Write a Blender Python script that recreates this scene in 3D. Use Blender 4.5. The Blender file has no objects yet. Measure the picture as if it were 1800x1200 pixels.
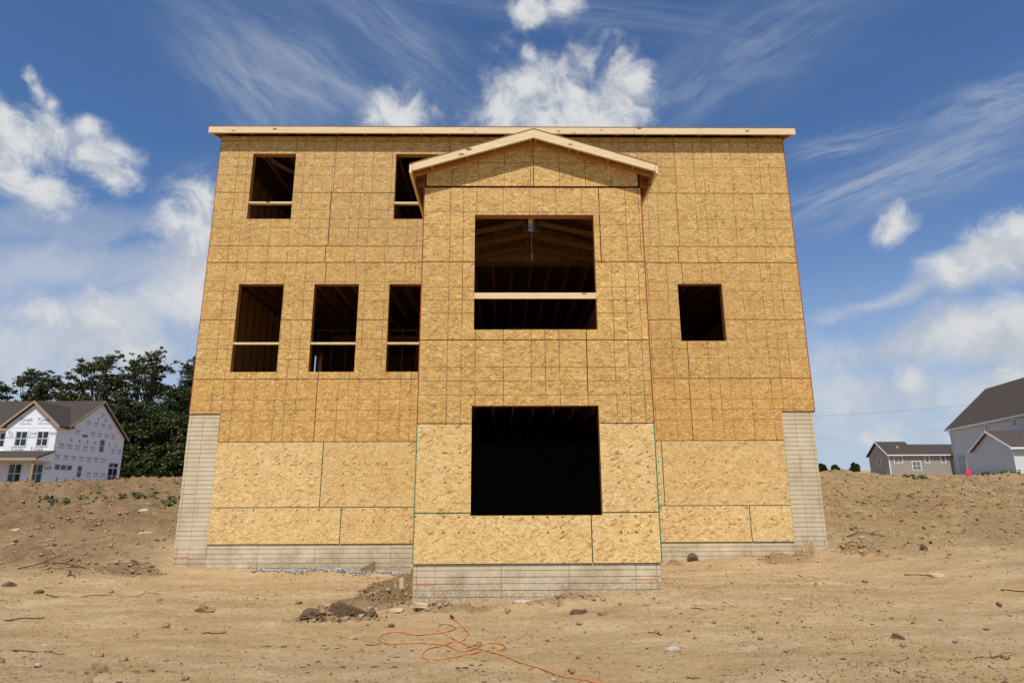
import bpy, math, random
import numpy as np
from mathutils import Matrix, Vector

random.seed(7)
S = bpy.context.scene
COL = S.collection
EYE = 1.55
CAM = (6.0979, -12.0818, EYE)

# ------------------------------------------------------------------ camera
cam_data = bpy.data.cameras.new('camera')
cam = bpy.data.objects.new('camera', cam_data)
COL.objects.link(cam)
cam_data.sensor_width = 36.0
cam_data.lens = 36.0 * 1090 / 1800
cam_data.clip_start = 0.05
cam_data.clip_end = 6000
_f = Vector((0.01300912, 0.97185283, 0.23522935)).normalized()
_r = Vector((0.99991477, -0.01238521, -0.00412963)).normalized()
_u = _r.cross(_f).normalized()
cam.matrix_world = Matrix(((_r.x, _u.x, -_f.x, CAM[0]), (_r.y, _u.y, -_f.y, CAM[1]), (_r.z, _u.z, -_f.z, CAM[2]), (0, 0, 0, 1)))
S.camera = cam

# ------------------------------------------------------------------ render settings
S.render.engine = 'CYCLES'
S.view_settings.view_transform = 'Standard'
S.view_settings.look = 'None'
S.view_settings.exposure = 0.0
S.view_settings.gamma = 1.0
S.view_settings.use_curve_mapping = False
S.cycles.max_bounces = 6
S.cycles.diffuse_bounces = 3
S.cycles.glossy_bounces = 2
S.cycles.transparent_max_bounces = 6
S.cycles.use_denoising = True

# ------------------------------------------------------------------ sun
SUN_EL, SUN_AZ = math.radians(59.0), math.radians(-3.0)     # azimuth: from straight in front of the facade, negative = to the left
sd = Vector((math.sin(SUN_AZ) * math.cos(SUN_EL), -math.cos(SUN_AZ) * math.cos(SUN_EL), math.sin(SUN_EL)))
sun_data = bpy.data.lights.new('sun', 'SUN')
sun_data.energy = 4.6
sun_data.angle = math.radians(0.53)
sun_data.color = (1.0, 0.94, 0.85)
sun = bpy.data.objects.new('sun', sun_data)
COL.objects.link(sun)
sun.rotation_mode = 'QUATERNION'
sun.rotation_quaternion = sd.to_track_quat('Z', 'Y')
sun.location = (0, -30, 60)

# ------------------------------------------------------------------ world: sky with clouds, fixed in the directions of the place
CUMULUS = [
    (0.0819, 0.8396, 0.5370, 0.1035),
    (0.0253, 0.8198, 0.5721, 0.0444),
    (0.0169, 0.8335, 0.5523, 0.0586),
    (0.1057, 0.8107, 0.5758, 0.0490),
    (0.1690, 0.8124, 0.5580, 0.0518),
    (0.1939, 0.7919, 0.5790, 0.0279),
    (0.0374, 0.7884, 0.6140, 0.0201),
    (-0.0199, 0.8200, 0.5721, 0.0222),
    (0.1414, 0.8316, 0.5370, 0.0766),
    (-0.0004, 0.8425, 0.5386, 0.0416),
    (0.1793, 0.8286, 0.5304, 0.0405),
    (-0.1617, 0.8230, 0.5446, 0.0518),
    (-0.5881, 0.6912, 0.4200, 0.0460),
    (-0.6023, 0.7005, 0.3827, 0.0509),
    (-0.5645, 0.6964, 0.4431, 0.0319),
    (-0.5836, 0.7191, 0.3772, 0.0432),
    (-0.5213, 0.7382, 0.4282, 0.0290),
    (-0.5280, 0.7146, 0.4589, 0.0184),
    (-0.5155, 0.7501, 0.4143, 0.0230),
    (-0.6005, 0.6730, 0.4318, 0.0326),
    (-0.4426, 0.8194, 0.3643, 0.0516),
    (-0.4640, 0.8062, 0.3669, 0.0307),
    (-0.4354, 0.8380, 0.3288, 0.0582),
    (-0.4336, 0.8101, 0.3947, 0.0316),
    (-0.4411, 0.8545, 0.2745, 0.0436),
    (-0.5663, 0.6678, 0.4831, 0.0147),
    (-0.5733, 0.6533, 0.4944, 0.0089),
    (-0.5548, 0.6797, 0.4798, 0.0128),
    (0.5255, 0.7763, 0.3481, 0.0212),
    (-0.5372, 0.8108, 0.2324, 0.0321),
    (-0.5009, 0.8450, 0.1873, 0.0392),
    (-0.4770, 0.8563, 0.1979, 0.0238),
    (-0.5998, 0.7711, 0.2135, 0.0317),
    (0.0481, 0.7389, 0.6721, 0.0322),
    (0.0920, 0.7346, 0.6723, 0.0271),
    (0.6174, 0.7334, 0.2846, 0.0345),
    (0.5803, 0.7658, 0.2772, 0.0271),
    (0.6423, 0.7380, 0.2071, 0.0385),
    (0.6021, 0.7735, 0.1980, 0.0298),
    (0.5233, 0.8502, 0.0566, 0.0160),
    (0.5062, 0.8603, 0.0605, 0.0123),
    (0.6356, 0.7588, 0.1425, 0.0201),
    (0.5558, 0.8188, 0.1438, 0.0219),
    (0.6401, 0.7097, 0.2942, 0.0306),
]
CIRRUS = [
    ((-0.2642, 0.7761, 0.5726), (0.8750, 0.4408, -0.2001), (0.4956, -0.4038, 0.7690), 0.1711, 0.0633, 0.36),
    ((-0.1502, 0.7583, 0.6344), (0.8701, 0.4038, -0.2826), (0.5723, -0.4598, 0.6790), 0.1518, 0.0386, 0.24),
    ((0.3219, 0.7471, 0.5815), (0.8515, -0.4985, 0.1630), (-0.5070, -0.3864, 0.7705), 0.1632, 0.0542, 0.26),
    ((0.5635, 0.7219, 0.4016), (0.7352, -0.6611, 0.1496), (-0.3745, -0.2147, 0.9021), 0.1533, 0.0332, 0.34),
    ((0.4633, 0.7557, 0.4630), (0.8740, -0.4737, -0.1086), (-0.2410, -0.3993, 0.8846), 0.0814, 0.0167, 0.30),
    ((0.4826, 0.7763, 0.4056), (0.7662, -0.6004, 0.2293), (-0.4201, -0.2056, 0.8839), 0.1339, 0.0236, 0.32),
    ((0.6029, 0.6548, 0.4557), (0.7915, -0.5553, -0.2552), (-0.2375, -0.4019, 0.8843), 0.0649, 0.0267, 0.40),
    ((-0.3407, 0.7739, 0.5339), (0.5463, 0.6226, -0.5604), (0.7508, -0.1224, 0.6491), 0.1126, 0.0480, 0.30),
    ((0.0927, 0.7440, 0.6617), (0.9884, 0.0065, -0.1518), (0.1090, -0.6708, 0.7336), 0.2421, 0.0212, 0.15),
    ((-0.4411, 0.7963, 0.4139), (0.7746, 0.0996, 0.6246), (-0.3466, -0.5797, 0.7374), 0.0610, 0.0288, 0.25),
]
BANKS = [
    ((-0.5456, 0.8144, 0.1977), (0.8398, 0.5279, 0.1268), (0.0032, -0.2384, 0.9712), 0.2099, 0.0724, 0.80),
    ((-0.5739, 0.7702, 0.2784), (0.8090, 0.4724, 0.3497), (-0.0394, -0.3697, 0.9283), 0.1592, 0.0401, 0.55),
    ((-0.4444, 0.8529, 0.2740), (0.8975, 0.4200, 0.1347), (0.0319, -0.2949, 0.9550), 0.0800, 0.0975, 0.70),
    ((-0.5649, 0.7541, 0.3350), (0.8095, 0.4199, 0.4104), (-0.0330, -0.4303, 0.9021), 0.1371, 0.0321, 0.35),
    ((0.5775, 0.7954, 0.1841), (0.7968, -0.5997, 0.0743), (-0.1142, -0.1491, 0.9822), 0.2125, 0.0451, 0.92),
    ((0.6133, 0.7389, 0.2791), (0.7133, -0.6716, 0.2006), (-0.2750, -0.1361, 0.9518), 0.0984, 0.0303, 0.90),
    ((0.5282, 0.8097, 0.2558), (0.7641, -0.5871, 0.2673), (-0.3050, -0.1049, 0.9465), 0.1148, 0.0171, 0.65),
    ((0.5497, 0.8261, 0.1241), (0.8294, -0.5584, 0.0170), (-0.0224, -0.1384, 0.9901), 0.2145, 0.0459, 0.75),
    ((0.5729, 0.8166, 0.0697), (0.8178, -0.5731, -0.0526), (0.0704, -0.1383, 0.9879), 0.1976, 0.0410, 0.50),
]

world = bpy.data.worlds.new('World')
S.world = world
world.use_nodes = True
NT = world.node_tree
NT.nodes.clear()


class G:
    """small helper for building node graphs"""
    def __init__(self, nt):
        self.nt = nt

    def n(self, typ, **kw):
        nd = self.nt.nodes.new(typ)
        for k, v in kw.items():
            setattr(nd, k, v)
        return nd

    def put(self, sock, v):
        if isinstance(v, bpy.types.NodeSocket):
            self.nt.links.new(v, sock)
        elif v is not None:
            sock.default_value = v

    def math(self, op, a, b=None, c=None, clamp=False):
        nd = self.n('ShaderNodeMath', operation=op)
        nd.use_clamp = clamp
        self.put(nd.inputs[0], a)
        self.put(nd.inputs[1], b)
        self.put(nd.inputs[2], c)
        return nd.outputs[0]

    def vmath(self, op, a, b=None, out=0):
        nd = self.n('ShaderNodeVectorMath', operation=op)
        self.put(nd.inputs[0], a)
        self.put(nd.inputs[1], b)
        return nd.outputs[out]

    def dot(self, a, b):
        nd = self.n('ShaderNodeVectorMath', operation='DOT_PRODUCT')
        self.put(nd.inputs[0], a)
        self.put(nd.inputs[1], b)
        return nd.outputs['Value']

    def scale(self, a, s):
        nd = self.n('ShaderNodeVectorMath', operation='SCALE')
        self.put(nd.inputs[0], a)
        self.put(nd.inputs['Scale'], s)
        return nd.outputs[0]

    def mix(self, f, a, b, blend='MIX'):
        nd = self.n('ShaderNodeMix', data_type='RGBA', blend_type=blend)
        self.put(nd.inputs[0], f)
        self.put(nd.inputs[6], a)
        self.put(nd.inputs[7], b)
        return nd.outputs[2]

    def mixf(self, f, a, b):
        nd = self.n('ShaderNodeMix', data_type='FLOAT')
        self.put(nd.inputs[0], f)
        self.put(nd.inputs[2], a)
        self.put(nd.inputs[3], b)
        return nd.outputs[0]

    def noise(self, vec, scale, detail=4, rough=0.55, dist=0.0, dims='3D', out='Fac'):
        nd = self.n('ShaderNodeTexNoise', noise_dimensions=dims)
        self.put(nd.inputs['Vector'], vec)
        nd.inputs['Scale'].default_value = scale
        nd.inputs['Detail'].default_value = detail
        nd.inputs['Roughness'].default_value = rough
        nd.inputs['Distortion'].default_value = dist
        return nd.outputs[out]

    def voronoi(self, vec, scale, out='Color', feature='F1', dims='3D', rnd=1.0):
        nd = self.n('ShaderNodeTexVoronoi', feature=feature, voronoi_dimensions=dims)
        self.put(nd.inputs['Vector'], vec)
        nd.inputs['Scale'].default_value = scale
        nd.inputs['Randomness'].default_value = rnd
        return nd.outputs[out]

    def ramp(self, f, stops, interp='LINEAR'):
        nd = self.n('ShaderNodeValToRGB')
        cr = nd.color_ramp
        cr.interpolation = interp
        while len(cr.elements) < len(stops):
            cr.elements.new(0.5)
        for e, (p, c) in zip(cr.elements, stops):
            e.position = p
            e.color = tuple(c) + (1,) if len(c) == 3 else c
        self.put(nd.inputs[0], f)
        return nd.outputs[0]

    def smooth(self, v, a, b, lo=0.0, hi=1.0):
        nd = self.n('ShaderNodeMapRange', interpolation_type='SMOOTHSTEP')
        self.put(nd.inputs[0], v)
        nd.inputs[1].default_value = a
        nd.inputs[2].default_value = b
        nd.inputs[3].default_value = lo
        nd.inputs[4].default_value = hi
        return nd.outputs[0]

    def comb(self, x, y, z):
        nd = self.n('ShaderNodeCombineXYZ')
        for i, v in enumerate((x, y, z)):
            self.put(nd.inputs[i], v)
        return nd.outputs[0]

    def sep(self, v):
        nd = self.n('ShaderNodeSeparateXYZ')
        self.put(nd.inputs[0], v)
        return nd.outputs

    def mapping(self, v, loc=(0, 0, 0), rot=(0, 0, 0), scl=(1, 1, 1)):
        nd = self.n('ShaderNodeMapping')
        self.put(nd.inputs[0], v)
        nd.inputs[1].default_value = loc
        nd.inputs[2].default_value = rot
        nd.inputs[3].default_value = scl
        return nd.outputs[0]


g = G(NT)
sky = g.n('ShaderNodeTexSky', sky_type='NISHITA')
sky.sun_disc = False
sky.sun_elevation = SUN_EL
sky.sun_rotation = math.pi + SUN_AZ if False else math.radians(180 + 3)
sky.altitude = 250
sky.air_density = 1.0
sky.dust_density = 0.4
sky.ozone_density = 3.0
tc = g.n('ShaderNodeTexCoord')
D0 = g.vmath('NORMALIZE', tc.outputs['Generated'])
dz = g.sep(D0)[2]
skyc = g.mix(1.0, sky.outputs[0], (0.82, 1.08, 1.34, 1), 'MULTIPLY')
# paler towards the horizon
lowm = g.smooth(dz, 0.42, 0.02, 0, 1)
skyc = g.mix(g.math('MULTIPLY', lowm, 0.72), skyc, (5.2, 5.9, 7.1, 1))
warpn = g.n('ShaderNodeTexNoise')
g.put(warpn.inputs['Vector'], D0)
warpn.inputs['Scale'].default_value = 9.0
warpn.inputs['Detail'].default_value = 5
warp = g.scale(g.vmath('SUBTRACT', warpn.outputs['Color'], (0.5, 0.5, 0.5)), 0.07)
DW = g.vmath('ADD', D0, warp)
DC = g.vmath('ADD', D0, g.scale(warp, 0.45))
# thin, streaked high cloud
cir = None
for (c, u, v, a, b, st) in CIRRUS:
    rel = g.vmath('SUBTRACT', DC, c)
    x = g.math('DIVIDE', g.dot(rel, u), a)
    y = g.math('DIVIDE', g.dot(rel, v), b)
    r2 = g.math('ADD', g.math('MULTIPLY', x, x), g.math('MULTIPLY', y, y))
    m = g.math('MULTIPLY', g.math('EXPONENT', g.math('MULTIPLY', r2, -1.1)), st)
    # streaks that run along the long axis of this patch
    sn = g.noise(g.comb(g.math('MULTIPLY', x, 0.9), g.math('MULTIPLY', y, 1.25), a * 37), 1.7, 7, 0.60, 0.0)
    m = g.math('MULTIPLY', m, g.smooth(sn, 0.25, 0.80, 0.10 if st < 0.55 else 0.55, 1.55 if st < 0.55 else 1.25))
    cir = m if cir is None else g.math('ADD', cir, m)
cir = g.math('MINIMUM', cir, 0.85)
skyc = g.mix(cir, skyc, (5.9, 6.35, 7.0, 1))
# broad soft banks
bk = None
bn = g.noise(DW, 8.0, 10, 0.60, 0.2)
for (c, u, v, a, b, st) in BANKS:
    rel = g.vmath('SUBTRACT', DW, c)
    x = g.math('DIVIDE', g.dot(rel, u), a)
    y = g.math('DIVIDE', g.dot(rel, v), b)
    r = g.math('SQRT', g.math('ADD', g.math('MULTIPLY', x, x), g.math('MULTIPLY', y, y)))
    f_ = g.math('ADD', g.math('SUBTRACT', 1.0, r), g.math('MULTIPLY', g.math('SUBTRACT', bn, 0.5), 2.2))
    m = g.math('MULTIPLY', g.smooth(f_, -0.35, 0.85), st)
    bk = m if bk is None else g.math('MAXIMUM', bk, m)
bcol = g.mix(g.smooth(g.noise(DW, 14.0, 6, 0.6), 0.36, 0.62), (5.5, 5.9, 6.6, 1), (7.1, 7.3, 7.6, 1))
skyc = g.mix(bk, skyc, bcol)
# heaped white clouds
fld = None
for (x, y, z, r) in CUMULUS:
    d = g.vmath('DISTANCE', DW, (x, y, z), out='Value')
    v = g.math('SUBTRACT', 1.0, g.math('DIVIDE', d, r))
    v = g.math('MAXIMUM', v, -1.0)
    fld = v if fld is None else g.math('SMOOTH_MAX', fld, v, 0.25)
n1 = g.noise(DW, 17.0, 12, 0.66, 0.35)
fld2 = g.math('ADD', g.math('MULTIPLY', fld, 1.7), g.math('MULTIPLY', g.math('SUBTRACT', n1, 0.5), 4.8))
cm = g.math('POWER', g.smooth(fld2, -0.95, 1.55), 1.45)
cm = g.math('MULTIPLY', cm, g.smooth(fld, -0.9, -0.25))
n2 = g.noise(g.vmath('ADD', DW, (0.0, -0.012, 0.030)), 17.0, 5, 0.60, 0.35)
rel_ = g.math('SUBTRACT', g.noise(DW, 17.0, 5, 0.60, 0.35), n2)
lit = g.math('SUBTRACT', g.math('ADD', 0.62, g.math('MULTIPLY', rel_, 2.6)), g.math('MULTIPLY', g.smooth(fld2, 1.3, 2.6), 0.20))
cloudc = g.mix(g.smooth(lit, 0.15, 0.85), (6.1, 6.4, 6.9, 1), (8.0, 8.1, 8.15, 1))
cloudc = g.mix(g.math('MULTIPLY', lowm, 0.45), cloudc, (5.9, 6.2, 6.7, 1))
skyc = g.mix(g.math('MULTIPLY', cm, 0.95), skyc, cloudc)
bg = g.n('ShaderNodeBackground')
bg.inputs['Strength'].default_value = 0.09
g.put(bg.inputs[0], skyc)
wo = g.n('ShaderNodeOutputWorld')
NT.links.new(bg.outputs[0], wo.inputs[0])

# ------------------------------------------------------------------ object helpers
WORLD = {}


def link(o, parent=None, mat=None):
    """parent without moving: the object's own transform stays its place in the world"""
    COL.objects.link(o)
    w = mat or Matrix()
    if parent is not None:
        o.parent = parent
        o.matrix_parent_inverse = WORLD[parent.name].inverted()
    o.matrix_basis = w
    WORLD[o.name] = w
    return o


def empty(name, loc, label=None, cat=None, group=None):
    o = bpy.data.objects.new(name, None)
    o.empty_display_size = 0.3
    link(o, None, Matrix.Translation(loc))
    tag(o, label, cat, group)
    return o


def tag(o, label=None, cat=None, group=None, kind=None):
    if label: o['label'] = label
    if cat: o['category'] = cat
    if group: o['group'] = group
    if kind: o['kind'] = kind
    return o


def mesh_data(name, verts, faces, mats=(), mi=None, smooth=False):
    me = bpy.data.meshes.new(name)
    me.from_pydata([tuple(v) for v in verts], [], [tuple(f) for f in faces])
    for m in mats:
        me.materials.append(m)
    if mi is not None:
        me.polygons.foreach_set('material_index', np.asarray(mi, dtype=np.int32))
    if smooth:
        me.polygons.foreach_set('use_smooth', np.ones(len(me.polygons), dtype=bool))
    me.update()
    return me


def mobj(name, me, parent=None, mat=None):
    return link(bpy.data.objects.new(name, me), parent, mat)


T = Matrix.Translation


class MB:
    """collects simple solids into one mesh"""
    def __init__(self):
        self.v, self.f, self.m = [], [], []

    def solid(self, pts, faces, mi=0):
        b = len(self.v)
        self.v += [tuple(p) for p in pts]
        for f in faces:
            self.f.append(tuple(b + i for i in f))
            self.m.append(mi)
        return self

    def box(self, x0, x1, y0, y1, z0, z1, mi=0):
        p = [(x0, y0, z0), (x1, y0, z0), (x1, y1, z0), (x0, y1, z0), (x0, y0, z1), (x1, y0, z1), (x1, y1, z1), (x0, y1, z1)]
        return self.solid(p, [(0, 3, 2, 1), (4, 5, 6, 7), (0, 1, 5, 4), (1, 2, 6, 5), (2, 3, 7, 6), (3, 0, 4, 7)], mi)

    def hexa(self, p, mi=0):
        """eight corners: bottom ring 0-3, top ring 4-7"""
        return self.solid(p, [(0, 3, 2, 1), (4, 5, 6, 7), (0, 1, 5, 4), (1, 2, 6, 5), (2, 3, 7, 6), (3, 0, 4, 7)], mi)

    def prism(self, poly, off, mi=0):
        """polygon in 3D pushed along the vector off"""
        n = len(poly)
        q = [tuple(a + b for a, b in zip(p, off)) for p in poly]
        fs = [tuple(range(n))[::-1], tuple(range(n, 2 * n))]
        for i in range(n):
            j = (i + 1) % n
            fs.append((i, j, n + j, n + i))
        return self.solid(list(poly) + q, fs, mi)

    def tube(self, pts, r, seg=8, mi=0, r2=None):
        pts = [Vector(p) for p in pts]
        b = len(self.v)
        n = len(pts)
        up = None
        for i, p in enumerate(pts):
            t = (pts[min(i + 1, n - 1)] - pts[max(i - 1, 0)]).normalized()
            a = t.cross(Vector((0, 0, 1)) if abs(t.z) < 0.95 else Vector((1, 0, 0))).normalized()
            if up is not None and a.dot(up) < 0:
                a = -a
            up = a
            c = t.cross(a)
            rr = r if r2 is None else r + (r2 - r) * i / (n - 1)
            for k in range(seg):
                th = 2 * math.pi * k / seg
                self.v.append(tuple(p + a * (rr * math.cos(th)) + c * (rr * math.sin(th))))
        for i in range(n - 1):
            for k in range(seg):
                k2 = (k + 1) % seg
                self.f.append((b + i * seg + k, b + i * seg + k2, b + (i + 1) * seg + k2, b + (i + 1) * seg + k))
                self.m.append(mi)
        self.f.append(tuple(b + k for k in range(seg))[::-1]); self.m.append(mi)
        self.f.append(tuple(b + (n - 1) * seg + k for k in range(seg))); self.m.append(mi)
        return self

    def mesh(self, name, mats, smooth=False, origin=(0, 0, 0)):
        v = np.array(self.v, dtype=float) - np.array(origin)
        return mesh_data(name, v.tolist(), self.f, mats, self.m, smooth)

    def obj(self, name, mats, parent=None, smooth=False, origin=None):
        """one object; its origin goes to the given point (default: the middle of its base)"""
        if origin is None:
            a = np.array(self.v)
            lo, hi = a.min(0), a.max(0)
            origin = ((lo[0] + hi[0]) / 2, (lo[1] + hi[1]) / 2, lo[2])
        mats = mats if isinstance(mats, (list, tuple)) else [mats]
        return mobj(name, self.mesh(name, mats, smooth, origin), parent, T(origin))


# ------------------------------------------------------------------ materials
def new_mat(name, rough=0.85, spec=0.3):
    m = bpy.data.materials.new(name)
    m.use_nodes = True
    nt = m.node_tree
    nt.nodes.clear()
    q = G(nt)
    out = q.n('ShaderNodeOutputMaterial')
    p = q.n('ShaderNodeBsdfPrincipled')
    p.inputs['Roughness'].default_value = rough
    p.inputs['Specular IOR Level'].default_value = spec
    nt.links.new(p.outputs[0], out.inputs[0])
    return m, q, p


def bump(q, p, h, strength=0.4, dist=0.01):
    b = q.n('ShaderNodeBump')
    b.inputs['Strength'].default_value = strength
    b.inputs['Distance'].default_value = dist
    q.put(b.inputs['Height'], h)
    q.nt.links.new(b.outputs[0], p.inputs['Normal'])


def osb_material(name, kind):
    m, q, p = new_mat(name, 0.62, 0.28)
    tcn = q.n('ShaderNodeTexCoord')
    oc = tcn.outputs['Object']
    info = q.n('ShaderNodeObjectInfo')
    rnd = info.outputs['Random']
    s = q.sep(oc)
    u = q.math('ADD', s[0], s[1])
    w = s[2]
    uv = q.comb(u, w, 0.0)
    off = q.comb(q.math('MULTIPLY', rnd, 91.7), q.math('MULTIPLY', rnd, 57.3), 0.0)
    wn = q.n('ShaderNodeTexNoise')
    q.put(wn.inputs['Vector'], q.vmath('ADD', uv, off))
    wn.inputs['Scale'].default_value = 7.0
    wn.inputs['Detail'].default_value = 3
    base = q.vmath('ADD', q.vmath('ADD', uv, off), q.scale(q.vmath('SUBTRACT', wn.outputs['Color'], (0.5, 0.5, 0.5)), 0.05))
    col = h = None
    layers = [(0.12, 0.080, 0.013, 1.0), (0.50, 0.085, 0.015, 1.04), (-0.42, 0.072, 0.012, 1.03), (0.95, 0.066, 0.014, 0.98), (-0.95, 0.055, 0.012, 0.97), (2.9, 0.11, 0.018, 1.02)]
    val = pri = None
    for i, (ang, ln, wd, wt) in enumerate(layers):
        c, sn = math.cos(ang), math.sin(ang)
        a = q.math('DIVIDE', q.dot(base, (c, sn, 0)), ln)
        b = q.math('DIVIDE', q.dot(base, (-sn, c, 0)), wd)
        vn = q.n('ShaderNodeTexVoronoi', feature='F1', voronoi_dimensions='2D')
        q.put(vn.inputs['Vector'], q.comb(q.math('ADD', a, i * 17.3), q.math('ADD', b, i * 5.1), 0))
        vn.inputs['Scale'].default_value = 1.0
        cs = q.sep(vn.outputs['Color'])
        v_, p_ = cs[0], q.math('MULTIPLY', cs[1], wt)
        # each strand is darker near its rim
        v_ = q.math('SUBTRACT', v_, q.math('MULTIPLY', q.smooth(vn.outputs['Distance'], 0.32, 0.72), 0.30))
        if val is None:
            val, pri = v_, p_
        else:
            t = q.math('GREATER_THAN', p_, pri)
            val = q.mixf(t, val, v_)
            pri = q.math('MAXIMUM', pri, p_)
    fine = q.noise(q.comb(q.math('MULTIPLY', u, 1.0), q.math('MULTIPLY', w, 3.0), rnd), 170.0, 3, 0.6)
    val = q.math('ADD', val, q.math('MULTIPLY', q.math('SUBTRACT', fine, 0.5), 0.28))
    if kind == 'light':
        stops = [(0.0, (0.47, 0.275, 0.10)), (0.12, (0.63, 0.43, 0.17)), (0.45, (0.72, 0.525, 0.235)), (0.75, (0.76, 0.57, 0.275)), (1.0, (0.86, 0.70, 0.40))]
    else:
        stops = [(0.0, (0.38, 0.205, 0.060)), (0.12, (0.52, 0.308, 0.090)), (0.45, (0.605, 0.388, 0.118)), (0.75, (0.65, 0.43, 0.145)), (1.0, (0.84, 0.66, 0.34))]
    col = q.ramp(val, stops)
    mott = q.noise(q.vmath('ADD', uv, off), 3.2, 4, 0.6)
    col = q.mix(q.smooth(mott, 0.35, 0.7, 0.0, 0.22), col, (0.30, 0.145, 0.035, 1) if kind != 'light' else (0.46, 0.27, 0.09, 1))
    # a few strands of bark-brown wood
    vb = q.n('ShaderNodeTexVoronoi', feature='F1', voronoi_dimensions='2D')
    q.put(vb.inputs['Vector'], q.comb(q.math('DIVIDE', q.dot(base, (0.86, 0.5, 0)), 0.11), q.math('DIVIDE', q.dot(base, (-0.5, 0.86, 0)), 0.03), 0))
    vb.inputs['Scale'].default_value = 1.0
    bs = q.sep(vb.outputs['Color'])
    bark = q.math('MULTIPLY', q.math('GREATER_THAN', bs[2], 0.962 if kind == 'light' else 0.975), q.smooth(vb.outputs['Distance'], 0.55, 0.4))
    col = q.mix(q.math('MULTIPLY', bark, 0.55), col, (0.24, 0.085, 0.02, 1))
    vc = q.n('ShaderNodeTexVoronoi', feature='F1', voronoi_dimensions='2D')
    q.put(vc.inputs['Vector'], q.comb(q.math('DIVIDE', q.dot(base, (0.7, -0.7, 0)), 0.07), q.math('DIVIDE', q.dot(base, (0.7, 0.7, 0)), 0.012), 0))
    vc.inputs['Scale'].default_value = 1.0
    b2 = q.sep(vc.outputs['Color'])
    dk = q.math('MULTIPLY', q.math('GREATER_THAN', b2[1], 0.955), q.smooth(vc.outputs['Distance'], 0.5, 0.3))
    col = q.mix(q.math('MULTIPLY', dk, 0.6), col, (0.13, 0.06, 0.02, 1))
    col = q.mix(q.math('MULTIPLY', q.math('SUBTRACT', rnd, 0.5), 0.22), col, (0.35, 0.17, 0.05, 1))

    def lines(c, half, soft):
        mm = q.math('PINGPONG', c, 1.2192)       # unused fallback keeps the graph simple
        md = q.math('FLOORED_MODULO', q.math('ADD', c, 12.192), 1.2192)
        res = None
        for pz in (0.0, 0.4064, 0.6096, 0.8128, 1.2192):
            d = q.math('ABSOLUTE', q.math('SUBTRACT', md, pz))
            e = q.smooth(d, half + soft, half, 0, 1)
            res = e if res is None else q.math('MAXIMUM', res, e)
        return res
    jit = q.math('MULTIPLY', q.math('SUBTRACT', q.noise(q.vmath('ADD', uv, off), 1.7, 2, 0.5), 0.5), 0.012)
    if kind == 'grid':
        vis = q.smooth(q.noise(q.vmath('ADD', uv, off), 2.6, 4, 0.6), 0.30, 0.62, 0.30, 1.0)
        lv = lines(q.math('ADD', u, jit), 0.0022, 0.0055)
        lh = q.math('MULTIPLY', lines(q.math('ADD', w, jit), 0.0022, 0.0055), 0.95)
        ln_ = q.math('MULTIPLY', q.math('MAXIMUM', lv, lh), vis)
        col = q.mix(q.math('MULTIPLY', ln_, 0.88), col, (0.055, 0.025, 0.014, 1))
        # reddish over-spray of the edge sealer
        st = q.smooth(q.noise(q.vmath('ADD', uv, off), 1.1, 3, 0.7), 0.60, 0.74, 0, 1)
        ed = q.smooth(q.math('ABSOLUTE', q.math('SUBTRACT', q.math('FLOORED_MODULO', q.math('ADD', w, 12.252), 1.2192), 0.06)), 0.14, 0.03)
        col = q.mix(q.math('MULTIPLY', q.math('MULTIPLY', st, ed), 0.5), col, (0.45, 0.13, 0.06, 1))
    else:
        # printed nailing dots on the stud lines
        lx = lines(q.math('ADD', u, q.math('MULTIPLY', jit, 2.5)), 0.009, 0.010)
        lz = lines(q.math('ADD', w, q.math('MULTIPLY', jit, 2.5)), 0.008, 0.008)
        dotm = q.math('MULTIPLY', lx, lz)
        keep = q.math('GREATER_THAN', q.noise(q.vmath('ADD', uv, off), 5.0, 2, 0.5), 0.41)
        col = q.mix(q.math('MULTIPLY', q.math('MULTIPLY', dotm, keep), 0.9), col, (0.05, 0.03, 0.02, 1))
        grain = q.noise(q.comb(q.math('MULTIPLY', u, 1.5), q.math('MULTIPLY', w, 9.0), 3.0), 6.0, 5, 0.7)
        col = q.mix(q.smooth(grain, 0.55, 0.75, 0, 0.25), col, (0.43, 0.25, 0.085, 1))
    col = q.mix(1.0, col, info.outputs['Color'], 'MULTIPLY')
    q.put(p.inputs['Base Color'], col)
    hh = q.math('ADD', val, q.math('MULTIPLY', pri, 0.6))
    bump(q, p, hh, 0.25, 0.0014)
    return m


OSB_GRID = osb_material('osb_with_grid', 'grid')
OSB_LIGHT = osb_material('osb_light', 'light')


def flat(name, col, rough=0.8, var=0.15, scale=8.0, spec=0.3, bumpd=0.0):
    m, q, p = new_mat(name, rough, spec)
    tcn = q.n('ShaderNodeTexCoord')
    n = q.noise(tcn.outputs['Object'], scale, 5, 0.6)
    c2 = tuple(c * (1 - var * 1.6) for c in col) + (1,)
    c1 = tuple(min(1, c * (1 + var)) for c in col) + (1,)
    q.put(p.inputs['Base Color'], q.mix(n, c2, c1))
    if bumpd:
        bump(q, p, n, 0.5, bumpd)
    return m


EDGE_RED = flat('panel_edge_red', (0.36, 0.055, 0.03), 0.8, 0.3, 5)
EDGE_GREEN = flat('panel_edge_green', (0.05, 0.27, 0.13), 0.8, 0.3, 5)
BACK_WRAP = flat('interior_osb', (0.27, 0.145, 0.05), 0.8, 0.25, 6)


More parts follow.
